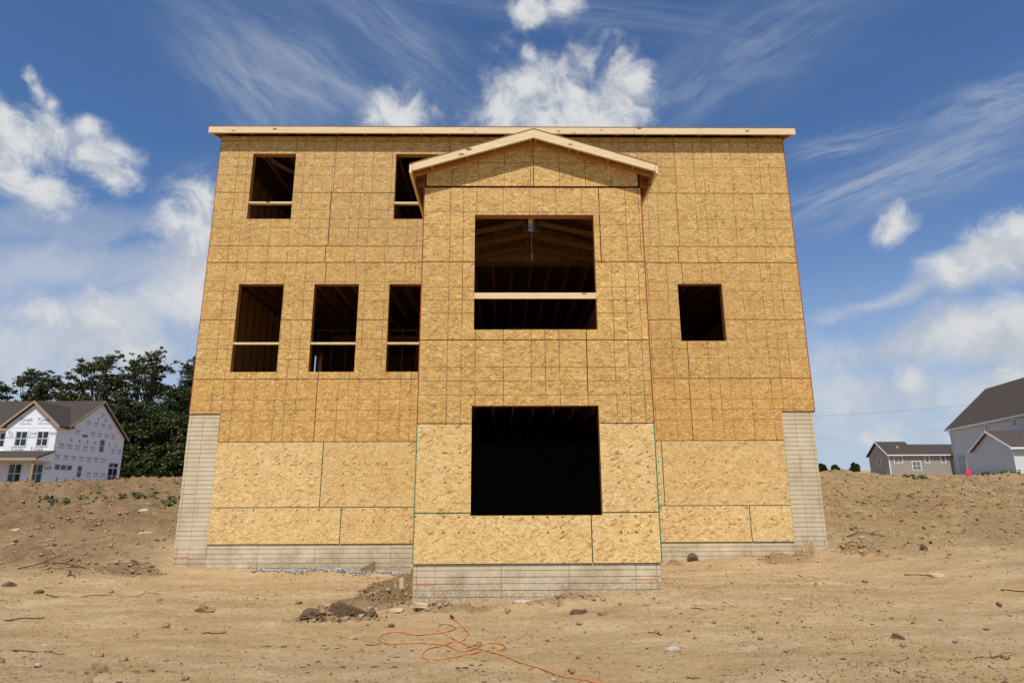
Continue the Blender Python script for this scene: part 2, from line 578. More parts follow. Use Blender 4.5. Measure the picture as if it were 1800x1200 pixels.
def wood_material(name, axis, light, mid, dark, knots=True):
    m, q, p = new_mat(name, 0.7, 0.25)
    tcn = q.n('ShaderNodeTexCoord')
    info = q.n('ShaderNodeObjectInfo')
    oc = q.vmath('ADD', tcn.outputs['Object'], q.scale((1.0, 1.0, 1.0), q.math('MULTIPLY', info.outputs['Random'], 37.0)))
    st = [1.0, 1.0, 1.0]
    st[axis] = 0.06
    lc = q.mapping(oc, scl=tuple(st))
    n = q.noise(lc, 34.0, 5, 0.62, 1.2)
    n2 = q.noise(oc, 2.2, 3, 0.5)
    col = q.ramp(n, [(0.28, dark), (0.48, mid), (0.72, light)])
    col = q.mix(q.smooth(n2, 0.4, 0.75, 0, 0.35), col, tuple(mid) + (1,))
    if knots:
        ks = [1.0, 1.0, 1.0]
        ks[axis] = 0.45
        vn = q.n('ShaderNodeTexVoronoi', feature='F1', voronoi_dimensions='3D')
        q.put(vn.inputs['Vector'], q.mapping(oc, scl=tuple(ks)))
        vn.inputs['Scale'].default_value = 5.0
        k = q.smooth(vn.outputs['Distance'], 0.16, 0.07, 0, 1)
        gate = q.math('GREATER_THAN', q.sep(vn.outputs['Color'])[0], 0.15)
        col = q.mix(q.math('MULTIPLY', q.math('MULTIPLY', k, gate), 0.85), col, (0.10, 0.04, 0.012, 1))
        bl = q.smooth(q.noise(lc, 3.0, 4, 0.7), 0.62, 0.8, 0, 0.6)
        col = q.mix(bl, col, (0.24, 0.15, 0.085, 1))
    q.put(p.inputs['Base Color'], col)
    bump(q, p, n, 0.25, 0.002)
    return m


PALE, MIDW, DARKW = (0.78, 0.63, 0.39), (0.70, 0.54, 0.31), (0.56, 0.40, 0.20)
WOOD = [wood_material('pine_board_' + 'xyz'[i], i, PALE, MIDW, DARKW) for i in range(3)]
OLDW = [wood_material('framing_lumber_' + 'xyz'[i], i, (0.50, 0.255, 0.095), (0.41, 0.195, 0.068), (0.28, 0.12, 0.038), False) for i in range(3)]


def concrete_material():
    m, q, p = new_mat('cast_concrete', 0.9, 0.2)
    geo = q.n('ShaderNodeNewGeometry')
    pos = geo.outputs['Position']
    z = q.sep(pos)[2]
    n1 = q.noise(pos, 1.3, 6, 0.65)
    n2 = q.noise(q.mapping(pos, scl=(1, 1, 0.35)), 6.0, 5, 0.65)
    n3 = q.noise(pos, 60.0, 3, 0.6)
    col = q.ramp(n1, [(0.3, (0.47, 0.385, 0.245)), (0.5, (0.58, 0.49, 0.33)), (0.72, (0.66, 0.575, 0.41))])
    col = q.mix(q.smooth(n2, 0.5, 0.72, 0, 0.55), col, (0.44, 0.33, 0.20, 1))
    col = q.mix(q.smooth(n3, 0.55, 0.75, 0, 0.4), col, (0.30, 0.26, 0.20, 1))
    # mud splashed up from the ground: its own ragged edge
    mud = q.math('ADD', z, q.math('MULTIPLY', q.math('SUBTRACT', q.noise(pos, 2.6, 6, 0.72), 0.5), 1.3))
    mm = q.smooth(mud, 0.62, 0.12, 0, 0.7)
    spk = q.smooth(q.noise(pos, 38.0, 4, 0.7), 0.36, 0.60)
    col = q.mix(q.math('MULTIPLY', mm, spk), col, (0.27, 0.185, 0.105, 1))
    q.put(p.inputs['Base Color'], col)
    bump(q, p, q.math('ADD', n3, n2), 0.5, 0.004)
    return m


CONC = concrete_material()
CONC_JOINT = flat('concrete_joint', (0.40, 0.33, 0.235), 0.95, 0.3, 9)

# ------------------------------------------------------------------ TERRAIN BEGIN
CTRL = [
    (6, -14, -.02), (-5, -12, .0), (17, -12, .0), (6, -9, 0), (0, -9, .02), (12, -9, .02), (-8, -9, .05), (20, -9, .05), (-4, -6, .06), (16, -6, .09),
    (1, -5, .07), (11, -5, .10), (6, -6, .03), (4.88, -3.3, .10), (6.5, -3.3, .17), (8.18, -3.3, .255), (6.5, -4.3, .06), (-9, -6, .12), (21, -5, .2),
    (0, 0, .26), (1.5, 0, .17), (3.1, 0, .18), (4.6, 0, .115), (9, 0, .277), (10.5, 0, .34), (11.6, 0, .374), (12.2, 0, .50), (4.4, -1.8, .12), (8.7, -1.8, .22),
    (2, -2, .12), (10.5, -2, .24), (-1.2, -1.2, .24), (-4, -2.5, .22), (-8, -4, .22), (13.5, -1.2, .42), (16.5, -2.2, .42), (20, -3, .55),
    (-1, 1.6, .85), (-3.5, .2, .72), (-6, -.6, .75), (-9, -1.6, .9), (-1.2, 4, 1.45), (-4, 2.6, 1.40), (-7, 1.6, 1.42), (-11, 0, 1.6),
    (-1.5, 6, 1.86), (-3.5, 5.6, 1.84), (-5.3, 4.6, 1.70), (-8, 3.6, 1.58), (-12, 3, 1.6), (-3, 9, 1.86), (-8, 9, 1.75), (-15, 10, 1.7),
    (13, 2, 1.0), (15.5, 1.5, .95), (19, .8, 1.0), (23, 0, 1.3), (13.5, 5, 1.65), (17, 4.5, 1.55), (21, 3.5, 1.62), (13.8, 8, 2.02), (17.4, 9.6, 2.12),
    (19.7, 8.7, 1.92), (21.9, 6.9, 1.82), (26, 5.5, 1.82), (15, 12, 2.25), (20, 14, 2.15), (28, 14, 2.1), (6, 14, 2.2), (0, 14, 2.0),
    (-33, 44, 1.7), (-45, 66, 2.3), (-22, 30, 1.6), (-60, 30, 1.5), (60, 60, 3.0), (56, 45, 2.6), (40, 30, 2.3), (78, 102, 4.1), (95, 80, 3.8), (6, 60, 2.8), (20, 110, 4.8),
    (-90, 110, 3), (6, -60, -.3), (-80, -40, 0), (100, -40, 0), (-90, 10, 1.0), (110, 20, 2.6), (150, 200, 8.5), (0, 220, 6.5), (-150, 200, 4)]


class Terr:
    def __init__(self):
        c = np.array(CTRL, dtype=float)
        self.c = c[:, :2]
        d = np.sqrt(((self.c[:, None] - self.c[None]) ** 2).sum(-1) + 0.5 ** 2)
        n = len(c)
        A = np.zeros((n + 1, n + 1))
        A[:n, :n] = d
        A[:n, n] = A[n, :n] = 1
        self.w = np.linalg.solve(A, np.append(c[:, 2], 0))

    def __call__(self, x, y):
        x, y = np.asarray(x, float), np.asarray(y, float)
        out = np.full(np.broadcast(x, y).shape, self.w[-1])
        for (cx, cy), w in zip(self.c, self.w[:-1]):
            out = out + w * np.sqrt((x - cx) ** 2 + (y - cy) ** 2 + 0.25)
        return out


def vnoise(x, y, seed):
    """smooth lattice noise in -1..1"""
    xi, yi = np.floor(x).astype(np.int64), np.floor(y).astype(np.int64)
    fx, fy = x - xi, y - yi

    def h(i, j):
        n = (i * 374761393 + j * 668265263 + seed * 974634777) & 0x7fffffff
        n = ((n ^ (n >> 13)) * 1274126177) & 0x7fffffff
        n = n ^ (n >> 16)
        return (n & 0xffff) / 32767.5 - 1
    u, v = fx * fx * fx * (fx * (fx * 6 - 15) + 10), fy * fy * fy * (fy * (fy * 6 - 15) + 10)
    a = h(xi, yi) * (1 - u) + h(xi + 1, yi) * u
    b = h(xi, yi + 1) * (1 - u) + h(xi + 1, yi + 1) * u
    return a * (1 - v) + b * v


def fbm(x, y, s, octv, seed, gain=0.55):
    o, a, t = 0, 1.0, 0
    for k in range(octv):
        o = o + a * vnoise(x * s + k * 13.7, y * s - k * 7.3, seed + k)
        t += a
        a *= gain
        s *= 2.07
    return o / t


def sstep(v, a, b):
    t = np.clip((v - a) / (b - a), 0, 1)
    return t * t * (3 - 2 * t)


TERR = Terr()
# loose heaps of dug soil: x, y, radius along x, radius along y, height
HEAPS = [(4.02, -3.88, .36, .20, .08), (3.72, -4.10, .22, .12, .04), (4.45, -2.5, .42, .8, .13), (4.15, -3.1, .5, .28, .07), (4.55, -1.4, .35, .5, .11), (5.4, -3.62, .5, .16, .07), (6.9, -3.55, .35, .12, .045), (4.6, -.45, .2, .3, .16), (12.6, -.3, .3, .4, .13), (-.4, -.7, .5, .25, .16), (-2.3, -.5, .9, .3, .14), (-6.2, 2.2, .9, .6, .30), (-4.4, 3.6, .8, .5, .2),
         (-8, 2.8, 1.0, .7, .28), (-6.6, 4.2, 1.0, .4, .16), (-3.5, 5.2, .7, .4, .1), (21.5, 6.6, 1.1, .6, .20), (19.4, 8.2, .8, .5, .10), (23.5, 5.8, 1., .5, .15), (17.6, 9.3, .6, .4, .1),
         (-.6, -5.4, 1.4, .07, .025), (1.4, -6.1, .9, .06, .02), (11.2, -.35, .45, .3, .10), (9.2, -.2, .14, .1, .08)]


# crumbly ridges pushed up by tracks: two ends, width, height
RIDGES = [((-.4, -6.1), (1.7, -5.55), .07, .035), ((2.8, -6.35), (4.1, -6.1), .10, .045), ((-2.4, -3.5), (.6, -2.5), .06, .02), ((9.3, -6.35), (11.3, -6.0), .10, .03), ((8.3, -1.5), (11.6, -1.0), .06, .02),
          ((12, -1.8), (18.5, -2.3), .10, .025), ((-1.0, -4.6), (1.6, -3.9), .06, .02), ((1.2, -3.2), (2.9, -3.5), .14, .02), ((6.2, -3.65), (9.2, -3.5), .18, .04), ((7.0, -4.35), (9.2, -4.2), .10, .018)]


def ridge_height(x, y):
    out = 0
    for (a, b, w, h) in RIDGES:
        ax, ay, bx, by = *a, *b
        L2 = (bx - ax) ** 2 + (by - ay) ** 2
        t = np.clip(((x - ax) * (bx - ax) + (y - ay) * (by - ay)) / L2, 0, 1)
        d = np.sqrt((x - ax - t * (bx - ax)) ** 2 + (y - ay - t * (by - ay)) ** 2)
        d = d + .10 * fbm(x, y, 2.2, 3, 61) + .05 * fbm(x, y, 9, 3, 62)
        out = out + h * sstep(d, w * 1.8, 0) * (1 + .9 * fbm(x, y, 7, 3, 63))
    return out


def rough_mask(x, y):
    """1 where the soil is loose and cloddy, 0 where it is packed"""
    base = TERR(x, y)
    r = sstep(base, .22, 1.05)
    r = np.maximum(r, .75 * sstep(x, .5, -1.5) * sstep(y, -1.8, -.4))
    r = np.maximum(r, .8 * sstep(x, 12.4, 13.2) * sstep(y, -1.6, .4))
    for (hx, hy, ax, ay, hh) in HEAPS:
        d = np.sqrt(((x - hx) / (ax * 1.3)) ** 2 + ((y - hy) / (ay * 1.3)) ** 2)
        r = np.maximum(r, sstep(d, 1.15, .55) * min(1.0, .25 + hh * 6))
    return r


def height(x, y, fine=True):
    x, y = np.asarray(x, float), np.asarray(y, float)
    z = TERR(x, y)
    rm = rough_mask(x, y)
    z = z + .018 * fbm(x, y, .6, 3, 5) * (1 + 2.0 * rm)
    for (hx, hy, ax, ay, hh) in HEAPS:
        d = np.sqrt(((x - hx) / ax) ** 2 + ((y - hy) / ay) ** 2)
        d = d + .45 * fbm(x, y, 4.5, 3, 77)
        z = z + hh * sstep(d, 1.1, .35)
    if fine:
        z = z + ridge_height(x, y)
        q = fbm(x, y, 3.1, 5, 21, .62)
        bill = np.abs(fbm(x, y, 2.3, 5, 40, .6))
        lb = np.where(x < 2, .55 + .95 * sstep((-1.2 - x) - np.maximum(0, 2.5 - y) * .6, -.4, .7), .85)
        z = z + rm * lb * (.070 * q + .14 * (bill - .22) + .045 * fbm(x, y, 7.0, 3, 44, .8) + .05 * np.abs(fbm(x, y, 5.0, 3, 48, .7)))
        # packed ground: shallow tyre-smoothed ripples and small crumbs
        z = z + (1 - rm) * (.007 * fbm(x * .55, y * 1.5, 2.4, 5, 60, .62) + .005 * np.maximum(0, fbm(x, y, 11, 3, 90, .7) - .25) * 4)
        patch = sstep(fbm(x, y, .9, 3, 120), .05, .4)
        z = z + (1 - rm) * (patch * .018 * fbm(x, y, 7.0, 4, 130, .75) + .018 * fbm(x, y, 6.0, 3, 133, .8))
        # torn, streaky crumbs in the packed crust
        cr = np.abs(fbm(x * .5, y * 1.25, 4.2, 4, 210, .7))
        z = z - (1 - rm) * (.4 + .6 * sstep(fbm(x, y, .6, 2, 215), -.2, .3)) * .020 * sstep(cr, .085, .0)
        z = z + (1 - rm) * .010 * np.maximum(0, fbm(x * .8, y * 1.4, 9.0, 3, 220, .7))
        # track marks of a machine
        tr = np.abs(vnoise(x * .35 + .2 * y, y * 1.1 + .12 * x, 300))
        z = z - (1 - rm) * .018 * sstep(tr, .10, .0)
    return z
# ------------------------------------------------------------------ TERRAIN END


def gz(x, y):
    return float(height(np.array([x]), np.array([y]))[0])


def axis_ticks(lo, hi, parts):
    """parts: (from, to, step) finely spaced spans; beyond them the step grows"""
    t = []
    for a, b, s in parts:
        t += list(np.arange(a, b, s))
    t.append(parts[-1][1])
    s = parts[-1][2]
    v = t[-1]
    while v < hi:
        s *= 1.13
        v += s
        t.append(v)
    s = parts[0][2]
    v = t[0]
    pre = []
    while v > lo:
        s *= 1.13
        v -= s
        pre.append(v)
    return np.array(pre[::-1] + t)


def ground_material():
    m, q, p = new_mat('site_soil', 0.95, 0.15)
    geo = q.n('ShaderNodeNewGeometry')
    pos = geo.outputs['Position']
    at = q.n('ShaderNodeAttribute', attribute_name='loose')
    loose = at.outputs['Fac']
    n1 = q.noise(pos, 0.55, 6, 0.62)
    n2 = q.noise(q.mapping(pos, rot=(0, 0, 0.15), scl=(0.5, 1.6, 1)), 1.6, 7, 0.68)
    n3 = q.noise(pos, 14.0, 8, 0.78)
    n4 = q.noise(pos, 70.0, 4, 0.65)
    packed = q.ramp(n2, [(0.28, (0.36, 0.232, 0.112)), (0.45, (0.49, 0.333, 0.172)), (0.57, (0.56, 0.397, 0.218)), (0.72, (0.66, 0.50, 0.30))])
    packed = q.mix(q.smooth(n1, 0.40, 0.68, 0, 0.55), packed, (0.50, 0.33, 0.145, 1))
    n5 = q.noise(pos, 2.4, 6, 0.7)
    sd_ = q.smooth(q.sep(pos)[0], 9.0, 14.0)
    lo = q.ramp(n5, [(0.30, (0.20, 0.122, 0.060)), (0.45, (0.30, 0.19, 0.094)), (0.56, (0.36, 0.24, 0.122)), (0.70, (0.41, 0.30, 0.18))])
    lo = q.mix(sd_, lo, q.ramp(n5, [(0.30, (0.30, 0.182, 0.080)), (0.45, (0.44, 0.282, 0.128)), (0.56, (0.50, 0.335, 0.158)), (0.70, (0.52, 0.385, 0.215))]))
    lo = q.mix(q.smooth(n1, 0.50, 0.62, 0, 0.55), lo, (0.34, 0.21, 0.10, 1))
    lo = q.mix(q.smooth(n3, 0.54, 0.68, 0, 0.6), lo, (0.31, 0.265, 0.205, 1))
    lf = q.math('ADD', loose, q.math('MULTIPLY', q.math('SUBTRACT', q.noise(pos, 1.3, 5, 0.7), 0.5), 1.1))
    col = q.mix(q.smooth(lf, 0.0, 1.15), packed, lo)
    # crumbs, grit and bits of root in the soil, each with its own colour
    col = q.mix(q.smooth(n3, 0.46, 0.33, 0, 0.55), col, (0.17, 0.105, 0.055, 1))
    col = q.mix(q.smooth(n3, 0.56, 0.68, 0, 0.35), col, (0.66, 0.52, 0.31, 1))
    vn = q.n('ShaderNodeTexVoronoi', feature='F1', voronoi_dimensions='3D')
    q.put(vn.inputs['Vector'], q.mapping(pos, scl=(1, 1.5, 1)))
    vn.inputs['Scale'].default_value = 30.0
    cs = q.sep(vn.outputs['Color'])
    grit = q.math('MULTIPLY', q.math('GREATER_THAN', cs[0], 0.86), q.smooth(vn.outputs['Distance'], 0.34, 0.16))
    gc = q.mix(q.smooth(cs[1], 0.4, 0.6), (0.13, 0.085, 0.055, 1), (0.50, 0.42, 0.32, 1))
    col = q.mix(q.math('MULTIPLY', grit, 0.75), col, gc)
    col = q.mix(q.smooth(n4, 0.42, 0.30, 0, 0.6), col, (0.17, 0.105, 0.055, 1))
    n6 = q.noise(pos, 34.0, 6, 0.75)
    col = q.mix(q.smooth(n6, 0.46, 0.34, 0, 0.45), col, (0.20, 0.125, 0.062, 1))
    col = q.mix(q.smooth(n6, 0.54, 0.68, 0, 0.45), col, (0.62, 0.49, 0.30, 1))
    shade_streak = q.noise(q.mapping(pos, rot=(0, 0, 0.12), scl=(0.35, 1.5, 1)), 26.0, 5, 0.7)  # small streak shadows of the crumbs, painted dark into the soil colour
    col = q.mix(q.math('MULTIPLY', q.smooth(shade_streak, 0.60, 0.70), q.smooth(n2, 0.58, 0.42, 0, 0.7)), col, (0.16, 0.10, 0.055, 1))
    col = q.mix(q.smooth(n4, 0.60, 0.72, 0, 0.5), col, (0.52, 0.42, 0.28, 1))
    q.put(p.inputs['Base Color'], col)
    h = q.math('ADD', q.math('ADD', q.math('MULTIPLY', n3, 1.0), q.math('MULTIPLY', n6, 0.6)), q.math('MULTIPLY', n4, 0.35))
    h = q.math('ADD', h, q.math('MULTIPLY', grit, 0.5))
    h = q.math('MULTIPLY', h, q.mixf(loose, 1.15, 2.2))
    bump(q, p, h, 1.0, 0.030)
    return m


SOIL = ground_material()
gx = axis_ticks(-420, 460, [(-13.0, -1.0, .055), (-1.0, 13.2, .036), (13.2, 24.5, .055)])
gy = axis_ticks(-90, 420, [(-7.2, -2.0, .030), (-2.0, 8.0, .055), (8.0, 12.0, .09)])
GX, GY = np.meshgrid(gx, gy)
far = sstep(np.maximum(np.abs(GX - 6) - 22, np.abs(GY - 2) - 14), 0, 10)
GZ = np.where(far < 1, height(GX, GY), TERR(GX, GY) + .15 * fbm(GX, GY, .12, 3, 9))
GZ = np.clip(GZ, -1.5, 12)
# inside the cellar the ground lies under its floor slab
inside = ((GX > .14) & (GX < 12.06) & (GY > .16) & (GY < 9.0)) | ((GX > 5.0) & (GX < 8.1) & (GY > -3.12) & (GY < .3))
GZ = np.where(inside, np.minimum(GZ, -.05), GZ)
ny, nx = GX.shape
gv = np.stack([GX, GY, GZ], -1).reshape(-1, 3)
idx = np.arange(nx * ny).reshape(ny, nx)
gf = np.stack([idx[:-1, :-1], idx[:-1, 1:], idx[1:, 1:], idx[1:, :-1]], -1).reshape(-1, 4)
me = bpy.data.meshes.new('ground')
me.vertices.add(len(gv))
me.vertices.foreach_set('co', gv.astype(np.float32).ravel())
me.loops.add(gf.size)
me.loops.foreach_set('vertex_index', gf.astype(np.int32).ravel())
me.polygons.add(len(gf))
me.polygons.foreach_set('loop_start', (np.arange(len(gf)) * 4).astype(np.int32))
me.polygons.foreach_set('use_smooth', np.ones(len(gf), dtype=bool))
me.materials.append(SOIL)
me.update()
la = me.attributes.new('loose', 'FLOAT', 'POINT')
la.data.foreach_set('value', rough_mask(GX, GY).astype(np.float32).ravel())
me.validate()
ground = mobj('ground', me)
tag(ground, 'bare tan building-site soil, packed in front and banked up loose beside the house', kind='structure')

# ------------------------------------------------------------------ the unfinished house
E = EYE
BX0, BX1, BY = 4.8695, 8.2298, -3.2696
house = empty('unfinished_house', (6.1, 0, .1), 'three-storey house shell sheathed in bare strand board with empty window openings and a gabled bump-out', 'house')
SHEET = .011
# rough openings (x0, x1, z0, z1), heights above the eye
WIN_MAIN = [(.716, 1.632, 5.572, 7.083), (3.778, 4.692, 5.572, 7.083), (.700, 1.612, 2.312, 4.135), (2.233, 3.138, 2.312, 4.135), (3.757, 4.665, 2.312, 4.135), (9.670, 10.580, 2.932, 4.144)]
WIN_BUMP = [(5.655, 7.478, 2.312, 4.135), (5.638, 7.450, -.318, 1.193)]


def panel(x0, x1, z0, z1, cuts, mats, axis='x', plane=0.0, out=-1, top=None, gap=.0055, tint=(1, 1, 1)):
    """one sheet of strand board; cuts are openings; top(x) trims a sloping upper edge. Built in place, origin at its lower left corner"""
    z0 += E; z1 += E
    cuts = [(a, b, c + E, d + E) for a, b, c, d in cuts]
    x0 += gap; x1 -= gap; z0 += gap; z1 -= gap
    cs = [c for c in cuts if c[0] < x1 and c[1] > x0 and c[2] < z1 and c[3] > z0]
    xs = sorted({x0, x1} | {min(max(v, x0), x1) for c in cs for v in c[:2]})
    zs = sorted({z0, z1} | {min(max(v, z0), z1) for c in cs for v in c[2:]})
    if top:
        xs = sorted(set(xs) | {x for x in (top[0],) if x0 < x < x1})
    nxx, nzz = len(xs) - 1, len(zs) - 1
    keep = [[not any(c[0] <= (xs[i] + xs[i + 1]) / 2 <= c[1] and c[2] <= (zs[j] + zs[j + 1]) / 2 <= c[3] for c in cs) for j in range(nzz)] for i in range(nxx)]
    if not any(any(r) for r in keep):
        return None
    v, f, mi, vid = [], [], [], {}

    def vert(i, j, s):
        k = (i, j, s)
        if k not in vid:
            x, z = xs[i], zs[j]
            if top and j == nzz:
                z = min(z, top[1](x))
            d = plane if s == 0 else plane - out * SHEET
            vid[k] = len(v)
            v.append((x, d, z) if axis == 'x' else (d, x, z))
        return vid[k]

    def quad(a, b, c, d, m):
        f.append((a, b, c, d)); mi.append(m)
    for i in range(nxx):
        for j in range(nzz):
            if not keep[i][j]:
                continue
            quad(vert(i, j, 0), vert(i + 1, j, 0), vert(i + 1, j + 1, 0), vert(i, j + 1, 0), 0)
            quad(vert(i, j, 1), vert(i, j + 1, 1), vert(i + 1, j + 1, 1), vert(i + 1, j, 1), 2)
            for di, dj, e in ((-1, 0, ((i, j + 1), (i, j))), (1, 0, ((i + 1, j), (i + 1, j + 1))), (0, -1, ((i, j), (i + 1, j))), (0, 1, ((i + 1, j + 1), (i, j + 1)))):
                ii, jj = i + di, j + dj
                if not (0 <= ii < nxx and 0 <= jj < nzz) or not keep[ii][jj]:
                    a, b = e
                    border = not (0 <= ii < nxx and 0 <= jj < nzz)
                    quad(vert(*b, 0), vert(*a, 0), vert(*a, 1), vert(*b, 1), 1 if border else 2)
                    if border and axis == 'x' and ((dj == -1 and z0 > -.9 + E) or (di == 1)) and not (top and di == 1):
                        # edge sealer that ran a few millimetres onto the face
                        wd = .0045 if mats[1].name == 'panel_edge_green' else .0030
                        yq = plane + out * .0005
                        if dj == -1:
                            q4 = [(xs[i], yq, zs[j]), (xs[i + 1], yq, zs[j]), (xs[i + 1], yq, zs[j] + wd), (xs[i], yq, zs[j] + wd)]
                        else:
                            q4 = [(xs[i + 1] - wd, yq, zs[j]), (xs[i + 1], yq, zs[j]), (xs[i + 1], yq, zs[j + 1]), (xs[i + 1] - wd, yq, zs[j + 1])]
                        b0 = len(v)
                        v.extend(q4)
                        quad(b0, b0 + 1, b0 + 2, b0 + 3, 1)
    o = (x0 - gap, plane, z0 - gap) if axis == 'x' else (plane, x0 - gap, z0 - gap)
    me_ = mesh_data('sheathing_panel', (np.array(v) - np.array(o)).tolist(), f, mats, mi)
    if (axis == 'x' and out == 1) or (axis == 'y' and out == -1):
        me_.flip_normals()
    ob = mobj('sheathing_panel', me_, house, T(o))
    k = random.uniform(.96, 1.03)
    ob.color = (tint[0] * k, tint[1] * k * random.uniform(.985, 1.01), tint[2] * k * random.uniform(.96, 1.02), 1)
    return ob


GR = [OSB_GRID, EDGE_RED, BACK_WRAP]
GG = [OSB_GRID, EDGE_GREEN, BACK_WRAP]
LG = [OSB_LIGHT, EDGE_GREEN, BACK_WRAP]
LF, RF = .600, 11.540
rows = [
    (7.384, 7.502, [0, 2.49, 4.93, 7.37, 9.80, 12.2], GR),
    (6.171, 7.384, [0, 2.485, 4.93, 7.37, 9.80, 12.2], GR),
    (4.959, 6.171, [0, 2.45, 4.89, 7.33, 9.775, 12.2], GR),
    (4.602, 4.959, [0, 2.41, 4.85, 7.29, 9.73, 12.2], GR),
    (3.376, 4.602, [0, 2.445, BX0 - .02], GR), (3.376, 4.602, [BX1 + .02, 9.785, 12.2], GR),
    (2.166, 3.376, [0, 2.44, BX0 - .02], GR), (2.166, 3.376, [BX1 + .02, 9.78, 12.2], GR),
    (.947, 2.166, [0, 2.436, BX0 - .02], GR), (.947, 2.166, [BX1 + .02, 9.765, 12.2], GR),
    (-.271, .947, [LF, 2.632, BX0 - .02], LG), (-.271, .947, [BX1 + .02, 9.141, RF], LG),
    (-.927, -.271, [LF, 3.046, BX0 - .02], LG), (-.927, -.271, [BX1 + .02, 10.738, RF], LG)]
notch = [(-1, LF, 0, 1.495), (RF, 13, 0, 1.517)]
for z0, z1, xs_, mt in rows:
    for a, b in zip(xs_, xs_[1:]):
        tn = (1.02, .965, .89) if .9 < z0 < 1 else (1.01, .98, .94) if 2 < z0 < 3 else (.96, .955, .93) if z0 > 4.9 else (1, .98, .93)
        panel(a, b, z0, z1, WIN_MAIN + notch, mt, tint=tn)
PEAKX, SLOPE = 6.56, .3207
gable_top = (PEAKX, lambda x: E + 5.435 - SLOPE * abs(x - PEAKX))
for z0, z1, xs_, mt in [(4.596, 5.6, [BX0, 6.562, BX1], GR), (3.369, 4.596, [BX0, 7.573, BX1], GR), (2.156, 3.369, [BX0, 7.31, BX1], GR),
                        (.938, 2.156, [BX0, 7.306, BX1], GR), (-.282, .938, [BX0, 7.29, BX1], LG), (-.943, -.282, [BX0, 7.293, BX1], LG)]:
    for a, b in zip(xs_, xs_[1:]):
        panel(a + (.02 if z0 > 4.5 else 0) * (a < 5), b - (.03 if z0 > 4.5 else 0) * (b > 8), z0 + (.016 if z0 > 4.5 else 0), z1, WIN_BUMP, mt, plane=BY, top=gable_top if z0 > 4.5 else None, tint=(1, .98, .93))
# bump-out sides: sheets run from just behind the front sheets to the main wall
for side, xp, o in ((0, BX0 - .010, -1), (1, BX1 + .010, 1)):
    for z0, z1, mt in ((4.596, 4.86, GR), (3.369, 4.596, GR), (2.156, 3.369, GR), (.938, 2.156, GR), (-.282, .938, LG), (-.943, -.282, LG)):
        for a, b in ((BY + .006, BY + 2.44), (BY + 2.44, -.006)):
            panel(a, b, z0, z1, [], mt, axis='y', plane=xp, out=o, gap=.001)
# gable-end walls of the house: four-foot rows stepping up with the roof, sheets alternate
DEPTH = 9.14
RIDGE_Y = DEPTH / 2
side_top = (RIDGE_Y, lambda y: E + 7.50 + .3333 * (min(y, DEPTH - y) + .0))
for side, xp, o in ((0, -.010, -1), (1, 12.2124, 1)):
    for z0, z1, ys_, mt in ((1.50, 2.166, (.006, 1.22, 3.66, 6.1, 8.54, DEPTH), GR), (2.166, 3.376, (.006, 2.44, 4.88, 7.32, DEPTH), GR), (3.376, 4.602, (.006, 1.22, 3.66, 6.1, 8.54, DEPTH), GR),
                            (4.602, 4.959, (.006, 2.44, 4.88, 7.32, DEPTH), GR), (4.959, 6.171, (.006, 1.22, 3.66, 6.1, 8.54, DEPTH), GR), (6.171, 7.384, (.006, 2.44, 4.88, 7.32, DEPTH), GR),
                            (7.384, 9.2, (.006, 2.44, 4.57, 6.9, DEPTH), GR)):
        for a, b in zip(ys_, ys_[1:]):
            panel(a, b, z0, z1, [(7.42, 7.80, 2.3, 4.30)] if side == 0 else [], mt, axis='y', plane=xp, out=o, top=side_top if z0 > 7 else None, gap=.0006)
# rear wall, with one door-sized opening at the first floor
REAR = []
for z0, z1 in ((1.50, 2.166), (2.166, 3.376), (3.376, 4.602), (4.602, 4.959), (4.959, 6.171), (6.171, 7.384), (7.384, 7.50)):
    for a in (0, 2.44, 4.88, 7.32, 9.76):
        panel(a, min(a + 2.44, 12.2), z0, z1, REAR, GR, plane=DEPTH, out=1, gap=.0004)

# ---- foundation: cast wall with a brick-course face, each block a proud piece
fw = MB()
F0 = -1.55
fw.box(0.0, LF + .05, .032, .25, F0 + E, 1.495 + E)                   # left end
fw.box(RF - .05, 12.16, .032, .25, F0 + E, 1.517 + E)
fw.box(LF + .05, RF - .05, .032, .25, F0 + E, -.90 + E)               # low wall under the light sheets
fw.box(0.0, .25, .25, DEPTH, F0 + E, 1.497 + E)
fw.box(11.91, 12.16, .25, DEPTH, F0 + E, 1.497 + E)
fw.box(.25, 11.91, DEPTH - .25, DEPTH, F0 + E, 1.497 + E)
fw.box(BX0 + .004, BX1 - .012, BY + .034, BY + .25, F0 + E, -.93 + E)
fw.box(BX0 + .004, BX0 + .22, BY + .25, .032, F0 + E, -.93 + E)
fw.box(BX1 - .22, BX1 - .012, BY + .25, .032, F0 + E, -.93 + E)
found = fw.obj('foundation_wall', [CONC_JOINT], house)
BLK = {}


def block_mesh(w, h, t=.010):
    k = (round(w, 3), round(h, 3), t)
    if k not in BLK:
        c = .003
        hw = w / 2
        p = [(-hw, 0, 0), (hw, 0, 0), (hw, 0, h), (-hw, 0, h)]
        qv = [(-hw + c, -t, c), (hw - c, -t, c), (hw - c, -t, h - c), (-hw + c, -t, h - c)]
        BLK[k] = mesh_data('block', p + qv, [(4, 5, 6, 7), (0, 1, 5, 4), (1, 2, 6, 5), (2, 3, 7, 6), (3, 0, 4, 7)], [CONC])
    return BLK[k]


COURSE = .0838


def courses(xs_, ztop, zbot, yplane):
    n = int((ztop - zbot) / COURSE) + 1
    for k in range(n):
        z = ztop - (k + 1) * COURSE
        for a, b in zip(xs_, xs_[1:]):
            jx = random.uniform(-.0015, .0015)
            mobj('block', block_mesh(b - a - .002, COURSE - .0055), found, T(((a + b) / 2 + jx, yplane + .001 + random.uniform(-.003, .001), z + E + .004)))


